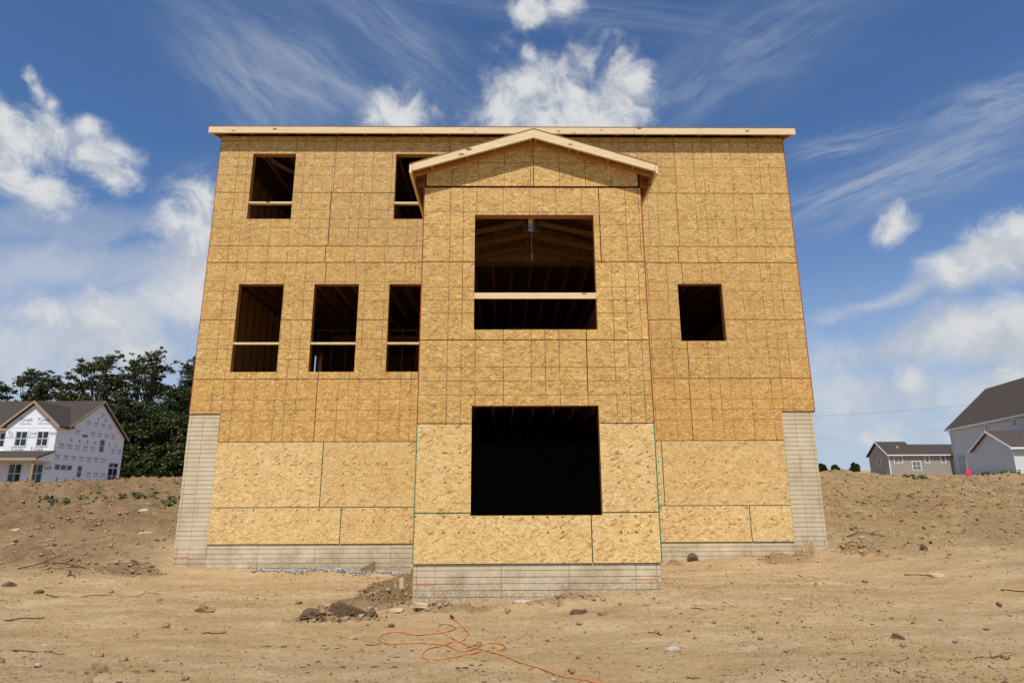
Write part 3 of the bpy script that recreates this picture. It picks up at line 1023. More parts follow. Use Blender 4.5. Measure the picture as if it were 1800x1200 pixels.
courses([.002, .052, .285, LF + .02], 1.488, -.925, .032)
courses([RF - .02, 11.80, 12.10, 12.158], 1.508, -.925, .032)
courses([.002, .052, .285, .60, 1.55, 2.60, 2.95, 4.0, BX0 + .002], -.931, -1.45, .032)
courses([BX1 - .002, 9.70, 10.70, 11.50, 11.83, 12.10, 12.158], -.931, -1.35, .032)
courses([BX0 + .006, BX0 + .055, 5.17, 6.06, 6.97, 7.87, BX1 - .07, BX1 - .014], -.947, -1.52, BY + .034)
# end faces, seen edge-on: courses joined in one piece
sb = MB()
for k in range(32):
    z = 1.488 - (k + 1) * COURSE + E
    for j in range(9):
        y0, y1 = .04 + j * 1.01, .04 + (j + 1) * 1.01 - .01
        if k < 11:
            sb.box(12.16, 12.172, y0, y1, z + .005, z + COURSE - .006)
            sb.box(-.012, 0, y0, y1, z + .005, z + COURSE - .006)
        else:
            sb.box(12.16, 12.165, y0, y1, z + .005, z + COURSE - .006)
            sb.box(-.005, 0, y0, y1, z + .005, z + COURSE - .006)
tag(sb.obj('end_wall_courses', [CONC], found), kind='stuff')
# orange spray-paint level marks
PAINT = flat('orange_spray_paint', (0.75, 0.17, 0.045), 0.8, 0.35, 40)
for x0, x1, z, yp in ((.004, .30, -1.150, .020), (4.885, 5.11, -1.197, BY + .022), (7.80, 8.16, -1.152, BY + .022)):
    pm = MB()
    n = 14
    for i in range(n):
        a, b = x0 + (x1 - x0) * i / n, x0 + (x1 - x0) * (i + 1) / n
        hh = .008 * (1 - .6 * abs(i / n - .4)) * random.uniform(.6, 1.1)
        pm.box(a, b, yp - .0015, yp, z + E - hh, z + E + hh)
    pm.obj('paint_mark', [PAINT], found)

# slab
MB().box(.25, 11.91, .25, DEPTH - .25, .02, .12).obj('cellar_slab', [CONC], house)
MB().box(5.09, 8.0, BY + .25, .25, .02, .118).obj('cellar_slab', [CONC], house)

# small printed stamps on the light sheets
st_rng = random.Random(4)
for (x, z, yp) in ((1.30, .50, 0), (2.02, .50, 0), (3.0, .49, 0), (3.75, .50, 0), (4.45, .66, 0), (2.15, .03, 0), (9.62, .62, 0), (10.45, .05, 0), (11.2, .03, 0), (10.95, .14, 0), (9.55, -.62, 0), (10.3, -.62, 0), (11.1, -.62, 0),
                   (5.22, .52, BY), (7.62, .50, BY), (7.78, -.56, BY), (7.05, .0, BY)):
    if yp == BY and 5.6 < x < 7.5 and z > -.3:
        continue
    pm = MB()
    for i in range(9):
        if st_rng.random() < .85:
            pm.box(x + i * .017, x + i * .017 + .011, yp - .0012, yp - .0002, z + E, z + E + st_rng.uniform(.012, .024))
    tag(pm.obj('printed_stamp', [flat('stamp_ink', (.13, .11, .10))] if 'STINK' not in globals() else [STINK], house), kind='stuff')
    STINK = bpy.data.materials['stamp_ink']

# ---- framing round each opening: header, sill, jamb studs, and the temporary rail across it
def frame_opening(x0, x1, z0, z1, yf, rails, deep=.14):
    z0 += E; z1 += E
    y0, y1 = yf + SHEET + .001, yf + SHEET + deep
    e = .003
    MB().box(x0 - .12, x1 + .12, y0, y1, z1 + e, z1 + .15).obj('header', [OLDW[0]], house)
    MB().box(x0 - .05, x1 + .05, y0, y1, z0 - .04, z0 - e).obj('sill_plate', [OLDW[0]], house)
    MB().box(x0 - .04, x0 - e, y0, y1, z0, z1).obj('jamb_stud', [OLDW[2]], house)
    MB().box(x1 + e, x1 + .04, y0, y1, z0, z1).obj('jamb_stud', [OLDW[2]], house)
    for (a, b, ra, rb) in rails:
        MB().box(x0 - e + .001, x1 + e - .001, yf + a, yf + b, ra + E, rb + E).obj('safety_rail', [WOOD[0]], house)


for i, (a, b, c, d) in enumerate(WIN_MAIN):
    r = [] if i == 5 else ([(.014, .103, 5.930, 5.968)] if i < 2 else [(.014, .103, 2.878, 2.916)])
    frame_opening(a, b, c, d, 0.0, r)
frame_opening(*WIN_BUMP[0], BY, [(.013, .051, 2.795, 2.884)])
frame_opening(*WIN_BUMP[1], BY, [])

# ---- floors, plates, studs and joists
def board(name, x0, x1, y0, y1, z0, z1, ax, mat=None):
    k = (name, round(x1 - x0, 3), round(y1 - y0, 3), round(z1 - z0, 3), ax)
    if k not in BLK:
        hx, hy = (x1 - x0) / 2, (y1 - y0) / 2
        b = MB().box(-hx, hx, -hy, hy, 0, z1 - z0)
        BLK[k] = b.mesh(name, [mat or OLDW[ax]])
    return mobj(name, BLK[k], house, T(((x0 + x1) / 2, (y0 + y1) / 2, z0 + E)))


MB().box(.15, 12.05, .15, DEPTH - .15, 1.86 + E, 1.878 + E).obj('floor_deck', [BACK_WRAP], house)
MB().box(.15, 12.05, .15, DEPTH - .15, 4.96 + E, 4.978 + E).obj('floor_deck', [BACK_WRAP], house)
MB().box(5.02, 8.08, BY + .15, .14, 1.861 + E, 1.879 + E).obj('floor_deck', [BACK_WRAP], house)
for k in range(30):
    x = .16 + k * .4064
    if x < 11.9:
        board('floor_joist', x, x + .038, .16, DEPTH - .16, 4.605, 4.955, 1)
        board('floor_joist', x, x + .038, .30, DEPTH - .30, 1.52, 1.855, 1)
for k in range(8):
    x = 5.1 + k * .4064
    board('floor_joist', x, x + .038, BY + .16, .1, 1.56, 1.855, 1)
# studs of the front wall at both upper floors and the cellar's timber wall
def clear(x, z0, z1, wins):
    return not any(a - .1 < x + .02 < b + .1 and c < z1 and d > z0 for a, b, c, d in wins)


for k in range(31):
    x = .02 + k * .4064
    for z0, z1 in ((1.90, 4.56), (4.99, 7.38)):
        if x < 12.1 and clear(x, z0, z1, WIN_MAIN) and not (z0 < 4 and BX0 - .05 < x < BX1 + .02):
            board('stud', x, x + .038, .0125, .15, z0, z1, 2)
        if x < 12.1 and clear(x, z0, z1, REAR):
            board('stud', x, x + .038, DEPTH - .15, DEPTH - .0125, z0, z1, 2)
for k in range(1, 22):
    y = .16 + k * .4064
    for z0, z1 in ((1.90, 4.56), (4.99, 7.38)):
        for x in (.004, 12.06):
            if x < 1 and z0 < 2 and 7.3 < y < 7.85:
                continue
            board('stud', x, x + .138, y, y + .038, z0, z1, 2)
for k in range(8):
    y = BY + .16 + k * .4064
    for x in (BX0 + .004, BX1 - .142):
        board('stud', x, x + .138, y, y + .038, 1.90, 4.42, 2)
for z in (4.562, 7.382):
    board('top_plate', .16, 12.04, .0125, .15, z, z + .038, 0)
    board('top_plate', .16, 12.04, DEPTH - .15, DEPTH - .0125, z, z + .038, 0)
for x in (BX0 + .004, BX1 - .142):
    board('top_plate', x, x + .138, BY + .16, -.02, 4.42, 4.51, 1)
# inner partitions: open stud walls
for (ax, pos, a, b, z0, z1) in (('x', 5.4, .3, 4.6, 1.90, 4.56), ('x', 5.2, 6.2, 11.8, 1.90, 4.56), ('y', 4.75, 5.6, 8.8, 1.90, 4.56), ('y', 8.4, .4, 8.8, 1.90, 4.56), ('x', 3.9, .3, 11.9, 4.99, 7.38), ('y', 3.2, .3, 3.8, 4.99, 7.38)):
    n = int((b - a) / .4064)
    for i in range(n + 1):
        t = a + i * .4064
        if ax == 'x':
            board('stud', t, t + .038, pos, pos + .09, z0, z1, 2)
        else:
            board('stud', pos, pos + .09, t, t + .038, z0, z1, 2)
    if ax == 'x':
        board('top_plate', a, b, pos - .002, pos + .092, z1, z1 + .038, 0)
    else:
        board('top_plate', pos - .002, pos + .092, a, b, z1, z1 + .038, 1)
board('beam', 1.0, 11.8, 6.0, 6.13, 4.25, 4.56, 0)
# beam over the wide opening between bump-out and house
# printed word on the board inside the bump-out
def text_mesh(body, size, extr=0.0):
    cu = bpy.data.curves.new('lettering', 'FONT')
    cu.body = body
    cu.size = size
    cu.extrude = extr
    cu.resolution_u = 2
    cu.align_x = 'CENTER'
    ob = bpy.data.objects.new('lettering', cu)
    COL.objects.link(ob)
    dg = bpy.context.evaluated_depsgraph_get()
    mm = bpy.data.meshes.new_from_object(ob.evaluated_get(dg))
    v = np.array([tuple(q.co) for q in mm.vertices])
    f = [tuple(p.vertices) for p in mm.polygons]
    bpy.data.objects.remove(ob)
    bpy.data.curves.remove(cu)
    bpy.data.meshes.remove(mm)
    return v, f


INK = flat('black_ink', (0.02, 0.02, 0.025), 0.7, 0.1)
tv, tf = text_mesh('ap.', .20)
mobj('lettering', mesh_data('lettering', [(6.33 + v[0], -.0025, 5.10 + E + v[1]) for v in tv], tf, [INK]), house)
# roof trusses of the bump-out
for j, y in enumerate((BY + .34, BY + .95, BY + 1.56, BY + 2.17, BY + 2.78)):
    for s in (-1, 1):
        xe = 1.66
        def zz(off, sl, x):
            return E + off - sl * x
        for nm, o_, sl in (('truss_top_chord', 5.435, SLOPE), ('truss_bottom_chord', 4.80, .22)):
            MB().hexa([(PEAKX, y, zz(o_ - .10, sl, 0)), (PEAKX, y + .038, zz(o_ - .10, sl, 0)), (PEAKX + s * xe, y + .038, zz(o_ - .10, sl, xe)), (PEAKX + s * xe, y, zz(o_ - .10, sl, xe)),
                       (PEAKX, y, zz(o_ - .012, sl, 0)), (PEAKX, y + .038, zz(o_ - .012, sl, 0)), (PEAKX + s * xe, y + .038, zz(o_ - .012, sl, xe)), (PEAKX + s * xe, y, zz(o_ - .012, sl, xe))]).obj(nm, [OLDW[0]], house)
    board('king_post', PEAKX - .045, PEAKX + .045, y, y + .038, 4.79, 5.32, 2)
STEEL = flat('galvanised_steel', (0.30, 0.30, 0.30), 0.35, 0.1, 20)
STEEL.node_tree.nodes['Principled BSDF'].inputs['Metallic'].default_value = 0.6
MB().box(6.40, 6.66, BY + .36, BY + .365, 4.01 + E, 4.30 + E).obj('hanger_plate', [flat('dark_board', (.035, .028, .022))], house)
board('king_post', 6.49, 6.56, BY + .32, BY + .355, 4.13, 4.80, 2, WOOD[2])
MB().box(6.488, 6.562, BY + .31, BY + .3195, 4.0 + E, 4.125 + E).obj('metal_plate', [STEEL], house)
MB().tube([(6.535, BY + .32, 4.0 + E), (6.537, BY + .32, 3.52 + E)], .004, 5).obj('string', [flat('pale_string', (.22, .21, .18))], house)

# ---- roof
roof = MB()
zt0 = 7.615 + E
yr, zr = RIDGE_Y, 7.615 + .3333 * (RIDGE_Y + .2) + E
X0r, X1r = -.205, 12.405
for y_a, z_a in ((-.205, zt0), (DEPTH + .205, zt0)):
    roof.hexa([(X0r, y_a, z_a), (X1r, y_a, z_a), (X1r, yr, zr), (X0r, yr, zr), (X0r, y_a, z_a + .012), (X1r, y_a, z_a + .012), (X1r, yr, zr + .012), (X0r, yr, zr + .012)])
roof_o = roof.obj('roof_deck', [flat('roof_deck_edge', (.30, .14, .07), .8, .3, 6)], house)
fas = [(-.200, 4.338), (4.342, 8.91), (8.914, 12.400)]
for a, b in fas:
    MB().box(a, b, -.200, -.162, 7.464 + E, 7.611 + E).obj('fascia_board', [WOOD[0]], roof_o)
MB().box(-.2, 12.4, DEPTH + .162, DEPTH + .2, 7.464 + E, 7.611 + E).obj('fascia_board', [WOOD[0]], roof_o)
for x0 in (-.200, 12.362):
    for s in (0, 1):
        def yy(t):
            return t if s == 0 else DEPTH - t
        p = []
        for dz_ in (-.150, -.004):
            za, zb = zt0 + dz_ + .3333 * .042, zr + dz_
            ring = [(x0, yy(-.160), za), (x0 + .038, yy(-.160), za), (x0 + .038, RIDGE_Y, zb), (x0, RIDGE_Y, zb)]
            p += ring
        MB().hexa(p).obj('rake_board', [WOOD[1]], roof_o)
for k in range(21):
    x = .02 + k * .6096
    if x < 12.2:
        MB().hexa([(x, -.16, zt0 - .128), (x + .038, -.16, zt0 - .128), (x + .038, .14, zt0 - .028), (x, .14, zt0 - .028),
                   (x, -.16, zt0 + .006), (x + .038, -.16, zt0 + .006), (x + .038, .14, zt0 + .106), (x, .14, zt0 + .106)]).obj('truss_tail', [OLDW[1]], roof_o)
        board('truss_bottom_chord', x, x + .038, .155, DEPTH - .155, 7.425, 7.515, 1)
        for s in (0, 1):
            def yy(t):
                return t if s == 0 else DEPTH - t
            p = []
            for dz_ in (-.095, -.003):
                p += [(x, yy(.16), zt0 + dz_ + .3333 * .36), (x + .038, yy(.16), zt0 + dz_ + .3333 * .36), (x + .038, RIDGE_Y, zr + dz_), (x, RIDGE_Y, zr + dz_)]
            MB().hexa(p).obj('truss_top_chord', [OLDW[1]], house)
# bump-out roof: deck, rake boards, second rake board, lookouts, side fascias
YF = BY - .215
top_pk = 5.478 + E
droof = MB()
for s in (-1, 1):
    xe = 1.905
    ze = top_pk - SLOPE * xe
    droof.hexa([(PEAKX, YF - .005, top_pk + .002), (PEAKX + s * xe, YF - .005, ze + .002), (PEAKX + s * xe, -.002, ze + .002), (PEAKX, -.002, top_pk + .002),
                (PEAKX, YF - .005, top_pk + .014), (PEAKX + s * xe, YF - .005, ze + .014), (PEAKX + s * xe, -.002, ze + .014), (PEAKX, -.002, top_pk + .014)])
droof_o = droof.obj('bump_out_roof_deck', [BACK_WRAP], house)
for s in (-1, 1):
    xe = 1.862
    for nm, ya, yb, dt, db, mt in (('rake_board', YF, YF + .038, 0, .146, WOOD[0]), ('ladder_board', BY - .040, BY - .003, .002, .155, OLDW[0])):
        MB().hexa([(PEAKX + s * .001, ya, top_pk - db), (PEAKX + s * .001, yb, top_pk - db), (PEAKX + s * xe, yb, top_pk - db - SLOPE * xe + (.03 if dt == 0 else .04)), (PEAKX + s * xe, ya, top_pk - db - SLOPE * xe + (.03 if dt == 0 else .04)),
                   (PEAKX + s * .001, ya, top_pk - dt), (PEAKX + s * .001, yb, top_pk - dt), (PEAKX + s * xe, yb, top_pk - dt - SLOPE * xe), (PEAKX + s * xe, ya, top_pk - dt - SLOPE * xe)]).obj(nm, [mt], droof_o)
    # side fascia, running back to the house
    xa, xb = (PEAKX - 1.904, PEAKX - 1.866) if s < 0 else (PEAKX + 1.866, PEAKX + 1.904)
    zf = top_pk - SLOPE * 1.87
    MB().box(xa, xb, YF, -.004, zf - .152, zf - .012).obj('fascia_board', [WOOD[1]], droof_o)
for x in (4.99, 5.53, 5.95, 6.520, 6.60, 7.12, 7.26, 7.72, 8.10):
    zc = top_pk - SLOPE * abs(x - PEAKX)
    MB().box(x - .019, x + .019, YF + .0385, BY - .0405, zc - .115, zc - .016).obj('lookout', [OLDW[1]], droof_o)
for s in (-1, 1):
    for k in range(5):
        y = BY + .34 + k * .61
        xa = PEAKX + s * 1.69
        xb = PEAKX + s * 1.864
        p = []
        for dz_ in (-.10, -.004):
            p += [(xa, y, top_pk + dz_ - SLOPE * 1.69), (xa, y + .038, top_pk + dz_ - SLOPE * 1.69), (xb, y + .038, top_pk + dz_ - SLOPE * 1.864), (xb, y, top_pk + dz_ - SLOPE * 1.864)]
        MB().hexa(p).obj('truss_tail', [OLDW[0]], droof_o)

# ------------------------------------------------------------------ neighbouring houses
def shingle_material(name, a, b):
    m, q, p = new_mat(name, 0.9, 0.2)
    geo = q.n('ShaderNodeNewGeometry')
    pos = geo.outputs['Position']
    z = q.sep(pos)[2]
    br = q.noise(q.mapping(pos, scl=(1.6, 1.6, 7.0)), 1.4, 4, 0.7)
    n = q.noise(pos, 9.0, 3, 0.6)
    col = q.mix(br, a + (1,), b + (1,))
    col = q.mix(q.smooth(n, 0.5, 0.7, 0, 0.35), col, tuple(c * .6 for c in a) + (1,))
    row = q.math('PINGPONG', z, 0.075)
    col = q.mix(q.smooth(row, 0.012, 0.0, 0, 0.5), col, tuple(c * .45 for c in a) + (1,))
    q.put(p.inputs['Base Color'], col)
    bump(q, p, n, 0.4, 0.02)
    return m


SHINGLE = shingle_material('dark_shingles', (0.045, 0.036, 0.030), (0.085, 0.068, 0.055))
SHINGLE2 = shingle_material('brown_shingles', (0.060, 0.046, 0.038), (0.105, 0.082, 0.066))
WRAP = flat('white_house_wrap', (0.80, 0.80, 0.80), 0.6, 0.07, 1.4, 0.35, 0.03)
TANTRIM = flat('bare_fascia_wood', (0.40, 0.28, 0.16), 0.8, 0.15, 3)
WHITE = flat('white_trim', (0.72, 0.73, 0.74), 0.55, 0.05, 2)
SIDE_BLUE = flat('blue_grey_siding', (0.50, 0.54, 0.555), 0.6, 0.04, 1.0)
SIDE_TAN = flat('tan_siding', (0.30, 0.275, 0.22), 0.65, 0.05, 1.0)
GREYBLUE_INK = flat('wrap_print_ink', (0.13, 0.15, 0.23), 0.7, 0.1)
RED_INK = flat('wrap_red_ink', (0.35, 0.10, 0.10), 0.7, 0.1)
FOOT = flat('footing_concrete', (0.36, 0.34, 0.30), 0.9, 0.1)
m_, q_, p_ = new_mat('window_glass', 0.06, 0.5)
geo_ = q_.n('ShaderNodeNewGeometry')
q_.put(p_.inputs['Base Color'], q_.mix(q_.smooth(q_.noise(geo_.outputs['Position'], 1.6, 3, .6), .45, .6), (0.012, 0.014, 0.017, 1), (0.035, 0.042, 0.048, 1)))
GLASS = m_
GREENFILM = flat('green_window_film', (0.10, 0.22, 0.19), 0.3, 0.2)


def frame_map(o, az):
    """t along the wall (direction az from +y towards +x), s to the right of it, z up"""
    d = (math.sin(math.radians(az)), math.cos(math.radians(az)))
    r = (d[1], -d[0])
    return lambda t, s, z: (o[0] + d[0] * t + r[0] * s, o[1] + d[1] * t + r[1] * s, z)


def window(parent, M, t0, t1, z0, z1, s, out, mull=1, rail=True, fr=.09, mat=None, film=False):
    """window in the wall plane s of map M; out = direction (in s) that faces the open air"""
    b = MB()
    a, c = s - .02 * out, s + .05 * out
    lo, hi = min(a, c), max(a, c)

    def bar(u0, u1, w0, w1, d=0.0):
        p = [M(u0, lo, w0), M(u1, lo, w0), M(u1, hi - d, w0), M(u0, hi - d, w0), M(u0, lo, w1), M(u1, lo, w1), M(u1, hi - d, w1), M(u0, hi - d, w1)]
        b.hexa(p)
    bar(t0 - fr, t0, z0 - fr, z1 + fr)
    bar(t1, t1 + fr, z0 - fr, z1 + fr)
    bar(t0, t1, z1, z1 + fr)
    bar(t0, t1, z0 - fr, z0)
    for k in range(1, mull + 1):
        tm = t0 + (t1 - t0) * k / (mull + 1)
        bar(tm - .03, tm + .03, z0, z1, .01)
    if rail:
        bar(t0, t1, (z0 + z1) / 2 - .03, (z0 + z1) / 2 + .03, .005)
    w = b.obj('window', [mat or WHITE], parent)
    n = mull + 1
    rr = [(z0, (z0 + z1) / 2 - .03), ((z0 + z1) / 2 + .03, z1)] if rail else [(z0, z1)]
    for k in range(n):
        u0, u1 = t0 + (t1 - t0) * k / n + .03, t0 + (t1 - t0) * (k + 1) / n - .03
        for i, (w0, w1) in enumerate(rr):
            g0, g1 = s - .005, s + .005
            MB().hexa([M(u0, g0 + .01 * out, w0), M(u1, g0 + .01 * out, w0), M(u1, g1 + .01 * out, w0), M(u0, g1 + .01 * out, w0), M(u0, g0 + .01 * out, w1), M(u1, g0 + .01 * out, w1), M(u1, g1 + .01 * out, w1), M(u0, g1 + .01 * out, w1)]).obj('pane', [GREENFILM if film and i == len(rr) - 1 else GLASS], w)
    return w


def slab(parent, name, M, a, b, c, d, th, mats):
    """roof plane through four (t, s, z) corners, th thick downward"""
    top = [M(*p) for p in (a, b, c, d)]
    bot = [(p[0], p[1], p[2] - th) for p in top]
    return MB().hexa(bot + top).obj(name, mats, parent)


def clap(parent, M, t0, t1, z0, s, out, topf, mat, expo=.18, name='siding'):
    """lapped boards on wall plane s; topf(z) -> (ta, tb) clips each course"""
    b = MB()
    z = z0
    while True:
        r = topf(z + expo * .5)
        if r is None:
            break
        ta, tb = max(t0, r[0]), min(t1, r[1])
        if tb > ta + .02:
            lo, hi = s + .004 * out, s + .024 * out
            p = [M(ta, s, z), M(tb, s, z), M(tb, hi, z), M(ta, hi, z), M(ta, s, z + expo), M(tb, s, z + expo), M(tb, lo, z + expo), M(ta, lo, z + expo)]
            b.hexa(p)
        z += expo
    return tag(b.obj(name, [mat], parent), kind='stuff')


# ---- house wrapped in white building paper, on the left
WX, WY = -33.7, 43.92
wh = empty('wrapped_house', (-40, 49, 1.7), 'two-storey house wrapped in white printed building paper with dark roof, beyond the left bank', 'house')
I = frame_map((0, 0), 0)       # t = y, s = x
J = lambda t, s, z: (t, s, z)   # t = x, s = y
XL = -52.0
bodyp = MB()
bodyp.prism([(WX, 45.2, 1.2), (WX, 54.0, 1.2), (WX, 54.0, 7.1), (WX, 49.6, 10.25), (WX, 45.2, 7.35)], (XL - WX, 0, 0))
bodyp.obj('wall', [WRAP], wh)
MB().prism([(-38.15, WY, 5.15), (WX - .001, WY, 5.15), (WX - .001, WY, 7.50), (-35.92, WY, 9.42), (-38.15, WY, 7.50)], (0, 5.4, 0)).obj('front_gable_wall', [WRAP], wh)
MB().box(XL, WX - .001, WY, 45.2, 1.2, 5.14).obj('ground_floor_wall', [WRAP], wh)
# main roof, dark, with bare wood edge boards
OV = .28
slab(wh, 'roof', J, (XL, 44.9, 7.33), (WX + OV, 44.9, 7.33), (WX + OV, 49.6, 10.47), (XL, 49.6, 10.47), .12, [SHINGLE])
slab(wh, 'roof', J, (XL, 54.35, 7.05), (WX + OV, 54.35, 7.05), (WX + OV, 49.6, 10.47), (XL, 49.6, 10.47), .12, [SHINGLE])
for y0, z0 in ((44.88, 7.30), (54.37, 7.02)):
    MB().hexa([(WX + OV + .002, y0, z0 - .20), (WX + OV + .05, y0, z0 - .20), (WX + OV + .05, 49.6, 10.44 - .20), (WX + OV + .002, 49.6, 10.44 - .20),
               (WX + OV + .002, y0, z0), (WX + OV + .05, y0, z0), (WX + OV + .05, 49.6, 10.44), (WX + OV + .002, 49.6, 10.44)]).obj('rake_board', [TANTRIM], wh)
MB().box(XL, -38.6, 44.82, 44.88, 7.12, 7.30).obj('fascia_board', [TANTRIM], wh)
# projecting front gable roof
for s in (-1, 1):
    xe = -35.92 + s * 2.62
    slab(wh, 'gable_roof', J, (-35.92, WY - OV, 9.66), (xe, WY - OV, 7.38), (xe, 47.6 if s < 0 else 45.6, 7.38), (-35.92, 48.4, 9.66), .10, [SHINGLE])
    MB().hexa([(-35.92, WY - OV - .05, 9.44), (xe, WY - OV - .05, 7.16), (xe, WY - OV - .003, 7.16), (-35.92, WY - OV - .003, 9.44), (-35.92, WY - OV - .05, 9.65), (xe, WY - OV - .05, 7.37), (xe, WY - OV - .003, 7.37), (-35.92, WY - OV - .003, 9.65)]).obj('rake_board', [TANTRIM], wh)
# porch
slab(wh, 'porch_roof', J, (XL, 41.8, 4.56), (WX + .2, 41.8, 4.56), (WX + .2, WY - .002, 5.24), (XL, WY - .002, 5.24), .10, [SHINGLE])
MB().box(XL, WX + .2, 41.74, 41.795, 4.30, 4.53).obj('porch_fascia', [TANTRIM], wh)
MB().prism([(WX + .12, 42.0, 4.30), (WX + .12, WY - .01, 4.30), (WX + .12, WY - .01, 5.10), (WX + .12, 42.0, 4.46)], (-.1, 0, 0)).obj('porch_end_wall', [WRAP], wh)
for x in (WX - .12, -37.9, -42.1):
    MB().box(x - .07, x + .07, 41.9, 42.04, 1.6, 4.30).obj('porch_post', [TANTRIM], wh)
MB().box(XL, WX + .1, 41.8, WY - .01, 1.2, 1.75).obj('porch_slab', [FOOT], wh)
for (a, b, c, d, yy_) in ((-37.2, -36.22, 5.70, 6.90, WY), (-35.30, -34.36, 5.70, 6.90, WY), (-39.6, -38.62, 5.70, 6.90, 45.2), (-42.6, -41.6, 5.70, 6.90, 45.2),
                          (-37.28, -36.22, 2.50, 4.05, WY), (-35.32, -34.36, 2.50, 4.05, WY), (-39.6, -38.6, 2.5, 4.05, WY)):
    window(wh, J, a, b, c, d, yy_, -1, 1, True, .08)
for (a, b, c, d, mu, ra) in ((47.35, 48.14, 6.74, 6.96, 0, False), (50.1, 50.8, 5.52, 6.68, 0, True), (44.37, 45.02, 3.64, 4.06, 0, False), (45.16, 45.80, 3.64, 4.05, 0, False), (45.95, 46.60, 3.64, 4.05, 0, False),
                             (47.40, 48.0, 3.05, 4.05, 0, True), (52.0, 53.5, 4.12, 4.52, 1, False), (52.0, 53.5, 2.5, 4.0, 1, True)):
    window(wh, I, a, b, c, d, WX, 1, mu, ra, .05)
# printing on the paper
def lettering(parent, body, size, spots, mapf, ink, name='lettering'):
    v, f = text_mesh(body, size)
    vv, ff = [], []
    for sp in spots:
        b0 = len(vv)
        vv += [mapf(sp, p[0], p[1]) for p in v]
        ff += [tuple(b0 + i for i in q) for q in f]
    return tag(mobj(name, mesh_data(name, vv, ff, [ink]), parent), kind='stuff')


front_spots = [(-36.55, 7.82), (-34.98, 7.82), (-37.75, 6.62), (-35.75, 6.62), (-33.95, 6.62), (-36.9, 5.22), (-35.2, 5.22)]
lettering(wh, 'Tyvek', .48, [(x, z) for x, z in front_spots if x > -37.5 and x < -34.1], lambda sp, a, b: (sp[0] + a, WY - .012, sp[1] + b), GREYBLUE_INK)
lettering(wh, 'Ty', .48, [(-37.72, 6.62)], lambda sp, a, b: (sp[0] + a, WY - .012, sp[1] + b), GREYBLUE_INK)
lettering(wh, 'vek', .50, [(-34.05, 6.62)], lambda sp, a, b: (sp[0] + a, WY - .012, sp[1] + b), GREYBLUE_INK)
lettering(wh, 'Tyvek', .50, [(-38.0, 1.98), (-36.0, 1.98), (-34.15, 3.60)], lambda sp, a, b: (sp[0] + a, WY - .012, sp[1] + b), GREYBLUE_INK)
lettering(wh, 'HomeWrap', .21, [(x, z - .26) for x, z in front_spots if x < -34.1], lambda sp, a, b: (sp[0] + a, WY - .012, sp[1] + b), GREYBLUE_INK)
side = []
for r, z in enumerate((9.05, 8.1, 7.15, 5.75, 4.75, 3.35, 2.1)):
    n = 0
    y = 44.5 + (r % 2) * .3
    while y < 53.9:
        zt = 10.0 - (abs(y - 49.6) + .5) * .68
        blocked = any(a - .6 < y < b + .6 and c - .15 < z + .2 and d > z - .3 for a, b, c, d in ((47.35, 48.14, 6.7, 7), (50.1, 50.8, 5.5, 6.7), (44.3, 46.7, 3.6, 4.1), (47.4, 48, 3, 4.05), (52, 53.5, 2.4, 4.6)))
        if z + .35 < zt and not blocked:
            side.append((y, z))
        y += 1.08
lettering(wh, 'Tyvek', .33, side, lambda sp, a, b: (WX + .012, sp[0] + a * .85, sp[1] + b), GREYBLUE_INK)
lettering(wh, 'HomeWrap', .17, [(y, z - .22) for y, z in side], lambda sp, a, b: (WX + .012, sp[0] + a * .85, sp[1] + b), GREYBLUE_INK)
dots = MB()
for z in (8.6, 6.3, 2.75):
    y = 44.9
    while y < 53.8:
        if z + .3 < 10.0 - (abs(y - 49.6) + .4) * .68:
            dots.box(WX + .004, WX + .012, y - .07, y + .07, z - .02, z + .16)
            dots.box(WX + .004, WX + .012, y - .16, y + .16, z - .12, z - .08)
        y += 1.12
tag(dots.obj('printed_mark', [GREYBLUE_INK], wh), kind='stuff')
seam = MB()
for z in (7.55, 4.86):
    seam.box(WX + .003, WX + .010, 45.4, 53.9, z, z + .025)
seam.box(-38.1, WX - .02, WY - .01, WY - .003, 7.22, 7.24)
seam.obj('wrap_seam', [flat('wrap_seam_tape', (.55, .57, .62))], wh)

# ---- blue-grey sided house with a gabled wing, on the right
CB = (60.87, 63.92)
K = frame_map(CB, 12.7)
bh = empty('blue_grey_house', K(-13, 5, 3.6), 'large blue-grey sided house with steep brown roof and low gabled wing at the right edge', 'house')
RS, RZ = 4.85, 13.50
MB().prism([K(0, 0, 2.0), K(0, 9.7, 2.0), K(0, 9.7, 8.98), K(0, RS, RZ - .12), K(0, 0, 8.98)], tuple(a - b for a, b in zip(K(-32, 0, 0), K(0, 0, 0)))).obj('wall', [SIDE_BLUE], bh)
clap(bh, K, -32, -.11, 2.6, 0, -1, lambda z: (-32, -.11) if z < 8.9 else None, SIDE_BLUE)
MB().hexa([K(-.10, -.045, 2.4), K(.02, -.045, 2.4), K(.02, 0, 2.4), K(-.10, 0, 2.4), K(-.10, -.045, 8.95), K(.02, -.045, 8.95), K(.02, 0, 8.95), K(-.10, 0, 8.95)]).obj('corner_board', [WHITE], bh)
EO = .38
ez = 8.98 - EO * (RZ - 8.98) / RS
slab(bh, 'roof', K, (.35, -EO, ez + .16), (.35, RS, RZ + .16), (-32, RS, RZ + .16), (-32, -EO, ez + .16), .14, [SHINGLE2])
slab(bh, 'roof', K, (.35, 9.7 + EO, ez + .16), (.35, RS, RZ + .16), (-32, RS, RZ + .16), (-32, 9.7 + EO, ez + .16), .14, [SHINGLE2])
